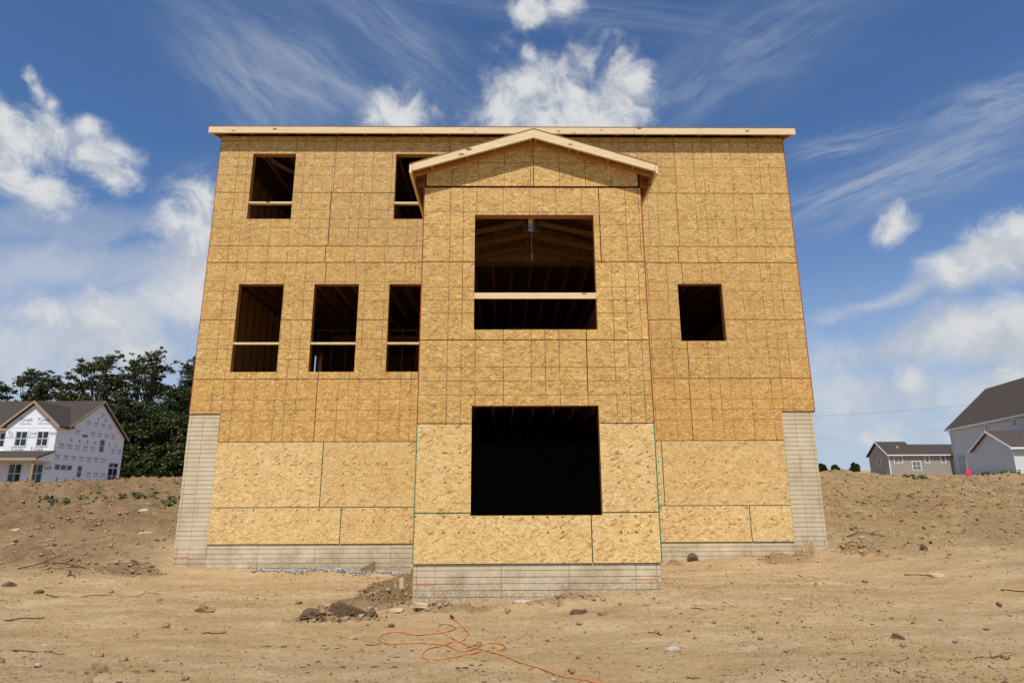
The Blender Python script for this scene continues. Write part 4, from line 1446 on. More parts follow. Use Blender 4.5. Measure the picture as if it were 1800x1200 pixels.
MB().hexa([K(-32, -EO - .12, ez - .08), K(.35, -EO - .12, ez - .08), K(.35, -EO, ez - .08), K(-32, -EO, ez - .08), K(-32, -EO - .12, ez + .10), K(.35, -EO - .12, ez + .10), K(.35, -EO, ez + .10), K(-32, -EO, ez + .10)]).obj('gutter', [WHITE], bh)
MB().hexa([K(-32, -EO, ez - .06), K(.35, -EO, ez - .06), K(.35, 0, ez - .02), K(-32, 0, ez - .02), K(-32, -EO, ez - .03), K(.35, -EO, ez - .03), K(.35, 0, ez + .01), K(-32, 0, ez + .01)]).obj('soffit', [WHITE], bh)
MB().tube([K(-.22, -EO - .06, ez - .05), K(-.22, -.1, ez - .5), K(-.22, -.1, 2.6)], .045, 6).obj('downspout', [WHITE], bh)
window(bh, K, -8.9, -8.35, 7.86, 8.42, 0, -1, 0, False, .12)
window(bh, K, -14.5, -13.75, 7.80, 8.38, 0, -1, 0, False, .12)
window(bh, K, -2.75, -1.0, 3.5, 5.58, 0, -1, 1, True, .06, SIDE_BLUE, True)
# wing
WS = -3.9
MB().prism([K(-13.4, WS, 2.4), K(-20.6, WS, 2.4), K(-20.6, WS, 5.35), K(-17.0, WS, 6.98), K(-13.4, WS, 5.35)], tuple(a - b for a, b in zip(K(0, 3.9 - .03, 0), K(0, 0, 0)))).obj('wing_wall', [SIDE_BLUE], bh)
def wing_clip(z):
    if z < 5.35: return (-20.6, -13.4)
    if z > 6.92: return None
    h = (6.98 - z) / 1.63 * 3.6
    return (-17.0 - h, -17.0 + h)
clap(bh, K, -20.5, -13.5, 2.4, WS, -1, wing_clip, SIDE_BLUE)
for s in (-1, 1):
    te = -17.0 + s * 3.95
    slab(bh, 'wing_roof', K, (-17.0, WS - .30, 7.13), (te, WS - .30, 5.34), (te, -.03, 5.34), (-17.0, -.03, 7.13), .10, [SHINGLE2])
    MB().hexa([K(-17.0, WS - .36, 6.92), K(te, WS - .36, 5.13), K(te, WS - .303, 5.13), K(-17.0, WS - .303, 6.92), K(-17.0, WS - .36, 7.12), K(te, WS - .36, 5.33), K(te, WS - .303, 5.33), K(-17.0, WS - .303, 7.12)]).obj('wing_rake_board', [WHITE], bh)
MB().hexa([K(-20.98, WS - .3, 5.12), K(-20.93, WS - .3, 5.12), K(-20.93, -.05, 5.12), K(-20.98, -.05, 5.12), K(-20.98, WS - .3, 5.3), K(-20.93, WS - .3, 5.3), K(-20.93, -.05, 5.3), K(-20.98, -.05, 5.3)]).obj('gutter', [WHITE], bh)
for t in (-13.45, -20.66):
    MB().hexa([K(t, WS - .045, 2.4), K(t + .10, WS - .045, 2.4), K(t + .10, WS, 2.4), K(t, WS, 2.4), K(t, WS - .045, 5.35), K(t + .10, WS - .045, 5.35), K(t + .10, WS, 5.35), K(t, WS, 5.35)]).obj('corner_board', [WHITE], bh)
Kp = lambda t, s, z: K(s, t, z)
window(bh, Kp, -2.75, -1.6, 4.0, 4.6, -20.6, -1, 0, False, .10)
clap(bh, Kp, WS + .02, -.05, 2.4, -20.6, -1, lambda z: (WS, 0) if z < 5.2 else None, flat('sunlit_siding', (.62, .64, .66), .6, .04), name='front_siding')  # lighter copy of the siding colour: sunlight on this wall painted in

# ---- low tan house further off on the right
rh = empty('tan_ranch_house', (83, 103, 5.0), 'low tan single-storey house with dark roof and white windows, far off behind the right bank', 'house')
MB().prism([(74.9, 99.92, 3.0), (74.9, 105.9, 3.0), (74.9, 105.9, 7.6), (74.9, 102.9, 9.9), (74.9, 99.92, 7.6)], (5.2, 0, 0)).obj('wall', [SIDE_TAN], rh)
MB().box(80.11, 92.9, 99.92, 105.9, 3.0, 7.62).obj('wall', [SIDE_TAN], rh)
clap(rh, J, 75.05, 92.9, 4.0, 99.92, -1, lambda z: (74, 93) if z < 7.6 else None, SIDE_TAN)
MB().box(74.88, 75.06, 99.86, 99.92, 4.0, 7.66).obj('corner_board', [WHITE], rh)
for (xa, xb, zr_) in ((74.6, 80.2, 10.25), (80.2, 93.2, 9.75)):
    slab(rh, 'roof', J, (xa, 99.5, 7.72), (xb, 99.5, 7.72), (xb, 102.9, zr_), (xa, 102.9, zr_), .14, [SHINGLE])
    slab(rh, 'roof', J, (xa, 106.3, 7.72), (xb, 106.3, 7.72), (xb, 102.9, zr_), (xa, 102.9, zr_), .14, [SHINGLE])
MB().hexa([(74.52, 99.5, 7.46), (74.60, 99.5, 7.46), (74.60, 102.9, 10.0), (74.52, 102.9, 10.0), (74.52, 99.5, 7.70), (74.60, 99.5, 7.70), (74.60, 102.9, 10.24), (74.52, 102.9, 10.24)]).obj('rake_board', [WHITE], rh)
MB().box(74.6, 93.2, 99.40, 99.498, 7.52, 7.70).obj('gutter', [WHITE], rh)
MB().tube([(77.6, 101.2, 8.9), (77.6, 101.2, 9.35)], .10, 6).obj('roof_vent', [WHITE], rh)
for (a, b, c, d, mu) in ((75.95, 77.35, 6.35, 7.33, 1), (79.1, 80.5, 5.0, 6.5, 1), (81.55, 82.2, 6.33, 7.42, 0), (84.45, 85.1, 6.33, 7.45, 0)):
    window(rh, J, a, b, c, d, 99.92, -1, mu, True, .12)
window(rh, I, 102.4, 103.1, 6.2, 7.2, 74.9, -1, 0, True, .1)
MB().box(86.3, 92.0, 97.0, 99.86, 3.0, 7.2).obj('screened_porch_wall', [SIDE_TAN], rh)
slab(rh, 'porch_roof', J, (85.9, 96.7, 7.3), (92.3, 96.7, 7.3), (92.3, 99.4, 7.9), (85.9, 99.4, 7.9), .12, [SHINGLE])
window(rh, J, 86.9, 88.0, 4.8, 6.7, 97.0, -1, 0, True, .08, flat('dark_door_frame', (.03, .03, .03)))

# ---- overhead wires and their poles
pl = empty('power_line', (60, 138, 4), 'faint overhead wires crossing the sky at the right', 'power line')
POLEM = flat('pole_wood', (.13, .10, .075), .9, .2)
for x, y in ((40, 132), (140, 144)):
    zb = float(TERR(np.array(x), np.array(y)))
    MB().tube([(x, y, zb - 1), (x, y, 24)], .16, 8, r2=.12).obj('pole', [POLEM], pl)
    MB().box(x - .06, x + .06, y - 1.3, y + 1.3, 22.6, 22.8).obj('crossarm', [POLEM], pl)
WIREM = flat('wire', (.16, .16, .17), .6, .05)
for z0, z1, y in ((17.6, 24.2, 0), (17.5, 24.0, 1.2), (12.5, 18.3, 0)):
    pts = []
    for i in range(25):
        t = i / 24
        pts.append((40 + 100 * t, 132 + 12 * t + y, z0 + (z1 - z0) * t - 1.3 * 4 * t * (1 - t)))
    MB().tube(pts, .016, 5).obj('wire', [WIREM], pl)

# ------------------------------------------------------------------ trees
def leaf_material(name, a, b, c):
    m, q, p = new_mat(name, 0.55, 0.25)
    geo = q.n('ShaderNodeNewGeometry')
    at = q.n('ShaderNodeAttribute', attribute_name='tone')
    n = q.noise(geo.outputs['Position'], 0.35, 3, 0.6)
    col = q.ramp(q.math('ADD', q.math('MULTIPLY', at.outputs['Fac'], 0.65), q.math('MULTIPLY', n, 0.35)), [(0.15, a), (0.5, b), (0.85, c)])
    q.put(p.inputs['Base Color'], col)
    return m


LEAF = leaf_material('leaves', (0.026, 0.036, 0.010), (0.050, 0.064, 0.016), (0.085, 0.098, 0.024))
LEAF2 = leaf_material('leaves_olive', (0.034, 0.038, 0.011), (0.064, 0.068, 0.019), (0.105, 0.102, 0.028))
LEAF3 = leaf_material('weed_leaves', (0.07, 0.085, 0.03), (0.10, 0.125, 0.045), (0.15, 0.17, 0.07))
BARK = flat('bark', (.085, .065, .048), .95, .3, 4)


def leaves_mesh(name, centres, rad, n_each, size, rng, mat, droop=0.0):
    P_, N_, S_, T_ = [], [], [], []
    for (c, r) in zip(centres, rad):
        n = max(4, int(n_each * (r / np.mean(rad)) ** 2))
        d = rng.normal(size=(n, 3))
        d /= np.linalg.norm(d, axis=1)[:, None]
        rr = r * np.abs(rng.normal(.55, .38, n))
        pt = np.array(c) + d * rr[:, None] * np.array([1.1, 1.1, .62])
        P_.append(pt)
        S_.append(size * rng.uniform(.6, 1.35, n))
        T_.append(rng.uniform(0, 1, n))
    P_ = np.concatenate(P_); S_ = np.concatenate(S_); T_ = np.concatenate(T_)
    n = len(P_)
    a = rng.normal(size=(n, 3)); a[:, 2] *= .6
    a /= np.linalg.norm(a, axis=1)[:, None]
    b = np.cross(a, rng.normal(size=(n, 3)))
    b /= np.linalg.norm(b, axis=1)[:, None]
    a *= S_[:, None] * .5
    b *= S_[:, None] * .30
    v = np.stack([P_ - a, P_ + b, P_ + a, P_ - b], 1).reshape(-1, 3)
    me_ = bpy.data.meshes.new(name)
    me_.vertices.add(4 * n)
    me_.vertices.foreach_set('co', v.astype(np.float32).ravel())
    me_.loops.add(4 * n)
    me_.loops.foreach_set('vertex_index', np.arange(4 * n, dtype=np.int32))
    me_.polygons.add(n)
    me_.polygons.foreach_set('loop_start', (np.arange(n) * 4).astype(np.int32))
    me_.materials.append(mat)
    me_.update()
    at = me_.attributes.new('tone', 'FLOAT', 'POINT')
    at.data.foreach_set('value', np.repeat(T_, 4).astype(np.float32))
    return me_


def tree(x, y, h, w, label, seed, mat, dens=150, low=.10, size=.42, group='trees behind the wrapped house'):
    rng = np.random.default_rng(seed)
    zb = float(TERR(np.array(x), np.array(y))) - .1
    t = empty('tree', (x, y, zb), label, 'tree', group)
    tr = MB()
    top = Vector((x + rng.uniform(-.5, .5), y, zb + h * .80))
    base = Vector((x, y, zb))
    pts = [base.lerp(top, k / 6) + Vector((rng.uniform(-.15, .15), rng.uniform(-.15, .15), 0)) for k in range(7)]
    tr.tube(pts, h * .020, 8, r2=h * .005)
    cs, rs = [], []
    nl = 54
    for k in range(nl):
        f = low + (1 - low) * ((k + rng.uniform(0, 1)) / nl)
        ang = rng.uniform(0, 2 * math.pi)
        prof = math.sqrt(max(.05, 1 - ((f - .50) / .53) ** 2))
        prof = max(prof, .75 if f < .5 else .25)
        reach = w * .5 * prof * rng.uniform(.15, 1.0) ** .7
        cz = zb + h * f * .96
        c = Vector((x + math.cos(ang) * reach, y + math.sin(ang) * reach * .8, cz))
        r = w * rng.uniform(.085, .15) * (1.2 if f < .6 else .72)
        cs.append(tuple(c)); rs.append(r)
        s0 = base.lerp(top, min(1, max(.12, f * .85 - .1)))
        mid = s0.lerp(c, .55) + Vector((0, 0, -.2 * rng.uniform(0, 1)))
        tr.tube([s0, mid, c], h * .006, 5, r2=.03)
        # small outer sprigs that break the outline
        for _ in range(5):
            e = Vector((rng.normal(), rng.normal() * .8, rng.normal() * .8 + .25)).normalized() * (r * rng.uniform(.9, 1.8))
            cs.append(tuple(c + e)); rs.append(r * rng.uniform(.25, .55))
            tr.tube([c, c + e], .035, 4, r2=.015)
    tr.obj('trunk', [BARK], t, smooth=True, origin=(x, y, zb))
    o = mobj('crown', leaves_mesh('crown', cs, rs, dens, size, rng, mat), t)
    return t


TREES = [
    (-64.5, 69, 17.4, 10.5, 'tree at the far left edge, its open top showing bare twigs over the roof', LEAF2, 95),
    (-58.5, 72, 15.8, 9.0, 'dense dark tree second from the left behind the wrapped house roof', LEAF, 150),
    (-53.6, 69, 14.4, 8.0, 'round dark tree above the peak of the front gable', LEAF, 150),
    (-49.6, 73, 15.4, 8.5, 'low dark tree in the dip of the tree line behind the roof ridge', LEAF, 150),
    (-46.8, 68, 17.4, 8.6, 'tall olive-tinged tree rising over the right end of the wrapped house roof', LEAF2, 140),
    (-43.0, 71, 16.6, 8.0, 'tall tree just right of the wrapped house ridge end', LEAF, 150),
    (-39.4, 67, 17.3, 8.8, 'tallest tree of the row, with a loose airy top', LEAF, 120),
    (-36.2, 72, 17.0, 8.6, 'broad tree right of the tallest one, thinning at the top', LEAF, 125),
    (-33.2, 68, 15.8, 8.4, 'dark tree partly hidden by the left corner of the unfinished house', LEAF, 150),
    (-29.5, 71, 14.5, 8.0, 'dark tree mostly hidden behind the left wall of the unfinished house', LEAF, 150),
]
for i, (x, y, h, w, lab, mt, dn) in enumerate(TREES):
    tree(x, y, h, w, lab, 100 + i, mt, dn * .85, low=.04, size=.25)
UNDER = [(-37.8, 63, 7.5, 7, 'dense shrubby tree standing right beside the wrapped house back corner', LEAF), (-33.6, 63, 8.5, 7, 'low bushy tree below the tall trees, next to the foundation edge', LEAF),
         (-41.8, 66, 9.0, 7.5, 'low leafy tree filling in behind the wrapped house gable end', LEAF2), (-30.4, 62.5, 7.5, 6, 'bushy young tree just left of the unfinished house wall', LEAF2),
         (-46, 74, 11, 9, 'broad dark tree far back behind the wrapped house roof ridge', LEAF), (-55, 76, 11, 10, 'broad dark tree far back above the front gable', LEAF), (-36, 76, 12.5, 10, 'broad dark tree far back between the tall trunks', LEAF), (-63, 76, 11, 10, 'broad dark tree far back at the left frame edge', LEAF)]
for i, (x, y, h, w, lab, mt) in enumerate(UNDER):
    tree(x, y, h, w, lab, 300 + i, mt, 150, low=.02, size=.30)
for i, (x, y, h, lab) in enumerate(((88, 150, 2.1, 'small distant tree on the skyline, nearest the foundation'), (92.5, 152, 1.8, 'second small distant tree on the right skyline'), (101, 158, 2.2, 'small distant round tree midway along the right skyline'))):
    tree(x, y, h, h * .9, lab, 500 + i, LEAF, 60, low=.1, size=.6, group='small trees on the right skyline')

# ------------------------------------------------------------------ small things on the ground
CORD = [(5.484, -4.059), (5.578, -4.274), (5.702, -4.693), (5.692, -4.884), (5.644, -5.022), (5.55, -5.06), (5.475, -5.145), (5.385, -5.309), (5.305, -5.517), (5.349, -5.667), (5.528, -5.696), (5.722, -5.604), (5.895, -5.457), (6.064, -5.41), (6.114, -5.331), (6.076, -5.192), (5.967, -5.16), (5.86, -5.202), (5.784, -5.321), (5.696, -5.399), (5.6, -5.343), (5.503, -5.146), (5.416, -5.097), (5.308, -5.111), (5.196, -5.096), (5.06, -5.103), (4.898, -5.115), (4.776, -4.976), (4.768, -4.792), (4.842, -4.646), (4.941, -4.622), (5.04, -4.691), (5.151, -4.76), (5.291, -4.726), (5.43, -4.665), (5.51, -4.574), (5.545, -4.438), (5.473, -4.307), (5.381, -4.303), (5.338, -4.445), (5.365, -4.596), (5.435, -4.717), (5.569, -4.941), (5.692, -5.123), (5.837, -5.312), (5.947, -5.475), (6.052, -5.614), (6.152, -5.748), (6.272, -5.881), (6.411, -6.018), (6.498, -6.127), (6.601, -6.272), (6.703, -6.372), (6.821, -6.487), (6.944, -6.598), (7.2, -6.86), (7.6, -7.2), (8.2, -7.6)]


def catmull(pts, n):
    out = []
    P = [pts[0]] + list(pts) + [pts[-1]]
    for i in range(1, len(P) - 2):
        p0, p1, p2, p3 = (np.array(P[i + k], float) for k in (-1, 0, 1, 2))
        for k in range(n):
            t = k / n
            out.append(.5 * ((2 * p1) + (-p0 + p2) * t + (2 * p0 - 5 * p1 + 4 * p2 - p3) * t * t + (-p0 + 3 * p1 - 3 * p2 + p3) * t ** 3))
    out.append(np.array(pts[-1], float))
    return out


m_, q_, p_ = new_mat('orange_cord', 0.45, 0.4)
p_.inputs['Base Color'].default_value = (0.56, 0.21, 0.055, 1)
ORANGE = m_
path = catmull(CORD, 5)
cz = height(np.array([p[0] for p in path]), np.array([p[1] for p in path]))
cz = np.maximum(cz, np.convolve(np.pad(cz, 4, mode='edge'), np.ones(9) / 9, 'valid')) + .009
ec = empty('extension_cord', (5.5, -5.0, gz(5.5, -5.0)), 'tangled orange extension cord lying in loops on the packed dirt', 'cord')
MB().tube([(p[0], p[1], z) for p, z in zip(path, cz)], .0058, 7).obj('cable', [ORANGE], ec, smooth=True)
BLACKP = flat('black_plastic', (.025, .025, .028), .5, .1)
p0, p1 = Vector((path[0][0], path[0][1], cz[0])), Vector((path[2][0], path[2][1], cz[2]))
dr_ = (p0 - p1).normalized()
plug = MB().tube([p0 - dr_ * .01, p0 + dr_ * .012, p0 + dr_ * .03, p0 + dr_ * .065, p0 + dr_ * .07], .016, 10).obj('plug', [BLACKP], ec, smooth=True)
for s in (-1, 1):
    sidev = dr_.cross(Vector((0, 0, 1))).normalized() * .008 * s
    MB().box(-.001, .001, -.003, .003, 0, .018).tube([p0 + dr_ * .068 + sidev, p0 + dr_ * .09 + sidev], .0025, 5).obj('prong', [STEEL], plug) if False else MB().tube([p0 + dr_ * .068 + sidev, p0 + dr_ * .09 + sidev], .0025, 5).obj('prong', [STEEL], plug)

STONE = flat('pale_stone', (.44, .39, .31), .9, .3, 22, .2, .01)
STONE_G = flat('grey_stone', (.29, .25, .20), .85, .35, 25, .2, .01)
CLOD = flat('brown_clod', (.29, .19, .098), .98, .35, 16, .1, .02)
CLOD_D = flat('dark_clod', (.15, .095, .055), .98, .35, 16, .1, .02)
TWIG = flat('twig_bark', (.105, .068, .042), .95, .35, 12)
SCRAPW = flat('fresh_wood_scrap', (.60, .47, .29), .8, .15, 10)


def lump(seed, sx, sy, sz, sub=2, rough=.28):
    """faceted irregular stone or clod, flat-bottomed, unit base at z = 0"""
    import bmesh
    bm = bmesh.new()
    bmesh.ops.create_icosphere(bm, subdivisions=sub, radius=1.0)
    rng = np.random.default_rng(seed)
    ks = rng.normal(size=(9, 3)) * 1.6
    ph = rng.uniform(0, 6.28, 9)
    ax = rng.normal(size=(5, 3)); ax /= np.linalg.norm(ax, axis=1)[:, None]
    for v in bm.verts:
        p = np.array(v.co)
        d = 1 + rough * np.mean(np.sin(ks @ p * 1.5 + ph)) * 2 + rng.normal() * rough * .16
        p = p * d
        for a in ax:
            t = p @ a
            if t > .72:
                p = p - a * (t - .72)
        if p[2] < -.45:
            p[2] = -.45
        v.co = (p[0] * sx, p[1] * sy, (p[2] + .45) * sz)
    me_ = bpy.data.meshes.new('lump')
    bm.to_mesh(me_)
    bm.free()
    return me_


def stone(name, x, y, sx, sy, sz, mat, label, cat, seed, rz=0.0, group=None, sub=2, rough=.28):
    me_ = lump(seed, sx, sy, sz, sub, rough)
    me_.name = name
    me_.materials.append(mat)
    z = min(gz(x, y), gz(x + sx * .5, y), gz(x - sx * .5, y)) - sz * .18
    o = mobj(name, me_, None, T((x, y, z)) @ Matrix.Rotation(rz, 4, 'Z'))
    return tag(o, label, cat, group)


GRS = 'loose rocks on the site'
stone('rock', 7.72, -5.655, .085, .05, .035, STONE, 'pale flat-topped rock on packed dirt right of the orange cord', 'rock', 1, .1, GRS)
stone('rock', 5.944, -6.224, .026, .020, .022, STONE_G, 'small grey rock just below the orange cord loops', 'rock', 2, .4, GRS)
stone('rock', 10.627, -5.412, .06, .035, .028, STONE_G, 'grey-green rock half sunk in the packed ground at lower right', 'rock', 3, .2, GRS)
stone('rock', -3.454, .693, .09, .06, .06, STONE, 'white angular rock on the left bank near the frame edge', 'rock', 4, .5, GRS)
stone('rock', -2.6, .422, .08, .06, .05, STONE_G, 'grey rock cluster piece low on the left bank', 'rock', 5, 1.0, GRS)
stone('rock', -1.922, 2.336, .13, .07, .06, STONE, 'pale flat rock high on the left bank', 'rock', 6, .3, GRS)
stone('rock', -1.267, 1.262, .14, .06, .05, STONE, 'pale slanting slab of rock midway up the left bank', 'rock', 7, .6, GRS)
stone('rock', 12.982, .329, .06, .05, .05, STONE, 'white stone at the foot of the right bank beside the foundation corner', 'rock', 8, .2, GRS)
stone('rock', 13.987, 2.112, .09, .07, .05, STONE, 'pale stone partway up the right bank', 'rock', 9, .2, GRS)
stone('rock', 1.442, -5.207, .03, .015, .01, STONE, 'tiny white chip on the packed ground at lower left', 'rock', 10, .2, GRS)
stone('rock', 22.1, 6.3, .30, .16, .15, STONE_G, 'blue-grey rock near the top of the right bank', 'rock', 11, .1, GRS)
GRC = 'clods of soil lying loose'
DARKSOIL = flat('fresh_dug_soil', (.17, .11, .062), .98, .55, 34, .1, .05)
stone('soil_clod', 4.16, -3.96, .26, .11, .115, DARKSOIL, 'largest dark torn slab of dug soil left of the orange cord', 'soil clod', 41, .25, GRC, 4, .55)
stone('soil_clod', 3.82, -4.10, .17, .08, .075, DARKSOIL, 'torn dark clod at the left end of the dug slab', 'soil clod', 42, .15, GRC, 4, .55)
stone('soil_clod', 4.47, -3.90, .10, .06, .055, DARKSOIL, 'small dark clod at the right end of the dug slab', 'soil clod', 43, .4, GRC, 3, .5)
stone('soil_clod', 4.00, -3.78, .22, .10, .085, SOIL, 'sand-coloured crust lying over the back of the dug slab', 'soil clod', 44, .1, GRC, 4, .35)
stone('soil_clod', 4.60, -2.35, .13, .10, .08, CLOD, 'rough clod in the loose soil by the bump-out left side', 'soil clod', 45, .1, GRC, 3, .5)
stone('soil_clod', 11.70, -.13, .13, .11, .24, SOIL, 'upright jagged clump of soil leaning on the right foundation corner', 'soil clod', 21, .3, GRC, 3, .5)
stone('soil_clod', 9.587, .0, .09, .08, .11, CLOD_D, 'round knob of soil against the right foundation wall', 'soil clod', 22, .3, GRC, 3, .4)
stone('soil_clod', 6.991, -4.04, .11, .05, .055, CLOD_D, 'brick-shaped clod in front of the bump-out wall', 'soil clod', 23, .05, GRC)
stone('soil_clod', 7.316, -4.17, .13, .05, .055, CLOD, 'long flat clod to the right of the brick-shaped one', 'soil clod', 24, -.1, GRC)
stone('soil_clod', 2.573, -6.14, .09, .05, .065, CLOD, 'lumpy brown clod at the bottom left of the packed ground', 'soil clod', 25, .2, GRC, 3, .4)
stone('soil_clod', -1.46, -1.893, .10, .07, .07, CLOD_D, 'dark round clod at the left frame edge', 'soil clod', 26, .2, GRC, 3, .4)
stone('soil_clod', 10.079, -5.328, .07, .04, .04, CLOD_D, 'dark clod with a pale chip on the packed ground at lower right', 'soil clod', 27, -.2, GRC, 3, .4)
stone('soil_clod', 13.594, -.53, .08, .05, .09, CLOD_D, 'small black upright clod right of the foundation', 'soil clod', 28, .0, GRC, 3, .5)
stone('soil_clod', -.767, -2.238, .07, .05, .04, CLOD_D, 'dark flat clod left of the foundation on packed soil', 'soil clod', 29, .0, GRC)
stone('soil_clod', 2.319, -3.601, .12, .07, .06, CLOD, 'crumbly clod amid the litter left of the dug heap', 'soil clod', 30, .0, GRC, 3, .5)

def twig(x, y, L, rz, label, r=.006, seed=0, fork=False, mat=None, lift=0.0, name='stick', cat='stick'):
    rng = np.random.default_rng(seed)
    b = MB()
    pts = []
    off = 0
    n = 7
    for i in range(n):
        t = i / (n - 1) - .5
        off += rng.normal() * L * .05
        px_, py_ = x + math.cos(rz) * L * t - math.sin(rz) * off, y + math.sin(rz) * L * t + math.cos(rz) * off
        pts.append((px_, py_, gz(px_, py_) + r * .8 + lift * (1 - abs(t) * 2)))
    b.tube(pts, r, 6, r2=r * .5)
    if fork:
        for kk, sg in ((2, 1), (4, -1)):
            a = pts[kk]
            e = (a[0] + math.cos(rz + sg * .8) * L * .3, a[1] + math.sin(rz + sg * .8) * L * .3, a[2] + L * .10)
            b.tube([a, ((a[0] + e[0]) / 2, (a[1] + e[1]) / 2, (a[2] + e[2]) / 2 + .02), e], r * .7, 5, r2=r * .3)
    o = b.obj(name, [mat or TWIG], None, smooth=True)
    return tag(o, label, cat, 'sticks and roots lying on the ground')


twig(-1.55, -.90, 1.0, .25, 'large forked root arching from the dirt at left below the bank', .012, 1, True, lift=.10)
twig(-1.05, -1.10, .42, -.75, 'thick broken stick end beside the forked root', .016, 2)
twig(-.07, -2.378, .9, .30, 'long thin root on packed soil left of the foundation corner', .010, 3)
twig(.31, -3.937, .40, .35, 'dark stick at the left frame edge on packed dirt', .010, 4)
twig(1.65, -5.552, .45, .22, 'root at the bottom left of the packed ground', .006, 5)
twig(2.924, -4.675, .22, .35, 'short straight stick left of the orange cord heap', .008, 6)
twig(12.52, -2.079, .55, -.15, 'wavy dark root on packed ground right of the foundation', .009, 7)
twig(10.956, -1.809, .45, -.5, 'thin straight stick in front of the right foundation wall', .006, 8)
twig(10.481, -6.065, .42, .2, 'crooked dark twig at the bottom right', .006, 9, True)
twig(13.1, -3.209, .5, -.25, 'dark straight stick at the right frame edge', .010, 10)
twig(7.672, -5.10, .16, -.6, 'bent twig shaped like a hook above the pale rock', .007, 11, True)
twig(8.477, -4.292, .4, -.3, 'thin stick on the dirt right of the bump-out corner', .007, 12)
twig(7.676, -6.42, .11, -.3, 'short dark twig at the bottom below the pale rock', .006, 13)
twig(4.744, -5.132, .13, .35, 'short brown stick touching the left end of the cord loops', .006, 14)
twig(13.147, .6, .8, -.1, 'root sticking out at the foot of the right bank', .012, 15, True, lift=.04)
twig(15.8, 3.3, 1.1, -.1, 'dark root lying across the right bank', .014, 16, True)
twig(.9, -2.35, .35, .9, 'dry twig on the packed soil in front of the left foundation', .005, 17, True, lift=.05)
twig(8.041, -5.048, .05, .3, 'tiny reddish chip right of the hooked twig', .008, 18, mat=flat('red_chip', (.28, .09, .06)))


def scrap(x, y, l, w, h, rz, mat, label, cat, name, tilt=0.0):
    b = MB().box(-l / 2, l / 2, -w / 2, w / 2, 0, h)
    # chipped corner
    b.v = [tuple(c * (1 + .06 * math.sin(i * 2.1)) for c in v) for i, v in enumerate(b.v)]
    o = mobj(name, b.mesh(name, [mat]), None, T((x, y, gz(x, y) - .004)) @ Matrix.Rotation(rz, 4, 'Z') @ Matrix.Rotation(tilt, 4, 'Y'))
    return tag(o, label, cat)


scrap(9.689, -3.648, .19, .035, .02, -.08, SCRAPW, 'pale sliver of wood on the dirt right of the bump-out', 'wood scrap', 'wood_scrap', .05)
scrap(4.645, -2.724, .06, .03, .13, .1, SCRAPW, 'small pale wood block standing in loose soil beside the bump-out', 'wood scrap', 'wood_scrap')
scrap(5.05, -3.62, .20, .13, .045, .45, SCRAPW, 'flat pale wedge of sand-coloured board at the bump-out left corner', 'wood scrap', 'wood_scrap', .15)
scrap(4.74, -3.62, .16, .10, .03, -.2, SCRAPW, 'thin pale offcut left of the board wedge at the corner', 'wood scrap', 'wood_scrap', -.1)
scrap(12.66, -2.16, .2, .12, .03, .1, SCRAPW, 'pale split scrap at the end of the wavy root', 'wood scrap', 'wood_scrap')
scrap(6.398, -3.50, .30, .022, .022, -.12, flat('white_pipe', (.7, .7, .72), .4), 'white strip lying at the foot of the bump-out wall', 'offcut', 'white_strip')
b = MB()
b.prism([(3.36, -.12, .13), (3.74, -.16, .13), (3.74, -.16, .33)], (0, .05, 0))
tag(b.obj('soil_wedge', [CLOD]), 'pointed wedge of caked soil leaning by the gravel at the left wall', 'soil clod')
b = MB().tube([(4.62, -.62, gz(4.62, -.62) + .02), (4.84, -.68, gz(4.84, -.68) + .03)], .022, 8)
tag(b.obj('red_brick_piece', [flat('red_clay', (.24, .085, .055))]), 'short red-brown piece lying in the gravel next to the bump-out', 'debris')

# survey stake with pink ribbon
sx_, sy_ = 21.82, 9.2
zb_ = gz(sx_, sy_)
st = empty('survey_stake', (sx_, sy_, zb_), 'slim survey stake with a bright pink ribbon on the crest of the right bank', 'stake')
MB().box(sx_ - .018, sx_ + .018, sy_ - .012, sy_ + .012, zb_ - .1, zb_ + .62).obj('shaft', [flat('weathered_stake', (.36, .26, .22))], st)
PINK = flat('pink_ribbon', (.72, .06, .10), .6, .2, 10)
MB().box(sx_ - .085, sx_ + .085, sy_ - .03, sy_ - .0125, zb_ + .02, zb_ + .27).obj('ribbon', [PINK], st)
ob_ = MB()
gf_ = gz(16.2, 2.55)
ob_.hexa([(16.14, 2.5, gf_), (16.24, 2.5, gf_), (16.25, 2.56, gf_ + .01), (16.15, 2.57, gf_), (16.15, 2.5, gf_ + .06), (16.22, 2.51, gf_ + .085), (16.22, 2.55, gf_ + .07), (16.16, 2.55, gf_ + .04)])
tag(ob_.obj('marker_flag', [flat('orange_red_plastic', (.60, .11, .05), .6, .2)]), 'crumpled orange-red scrap of marker flag on the right bank', 'flag')

# weeds on the banks
def weed(x, y, w, h, label, seed, n=160):
    rng = np.random.default_rng(seed)
    t = [(x + rng.uniform(-w, w), y + rng.uniform(-.25, .25)) for _ in range(9)]
    cs = [(a, b_, gz(a, b_) + h * .5) for a, b_ in t]
    o = mobj('weed', leaves_mesh('weed', cs, [h * rng.uniform(.5, 1.0) for _ in cs], n // 9, .085, rng, LEAF3))
    return tag(o, label, 'weeds', 'green weeds growing on the banks', 'stuff')


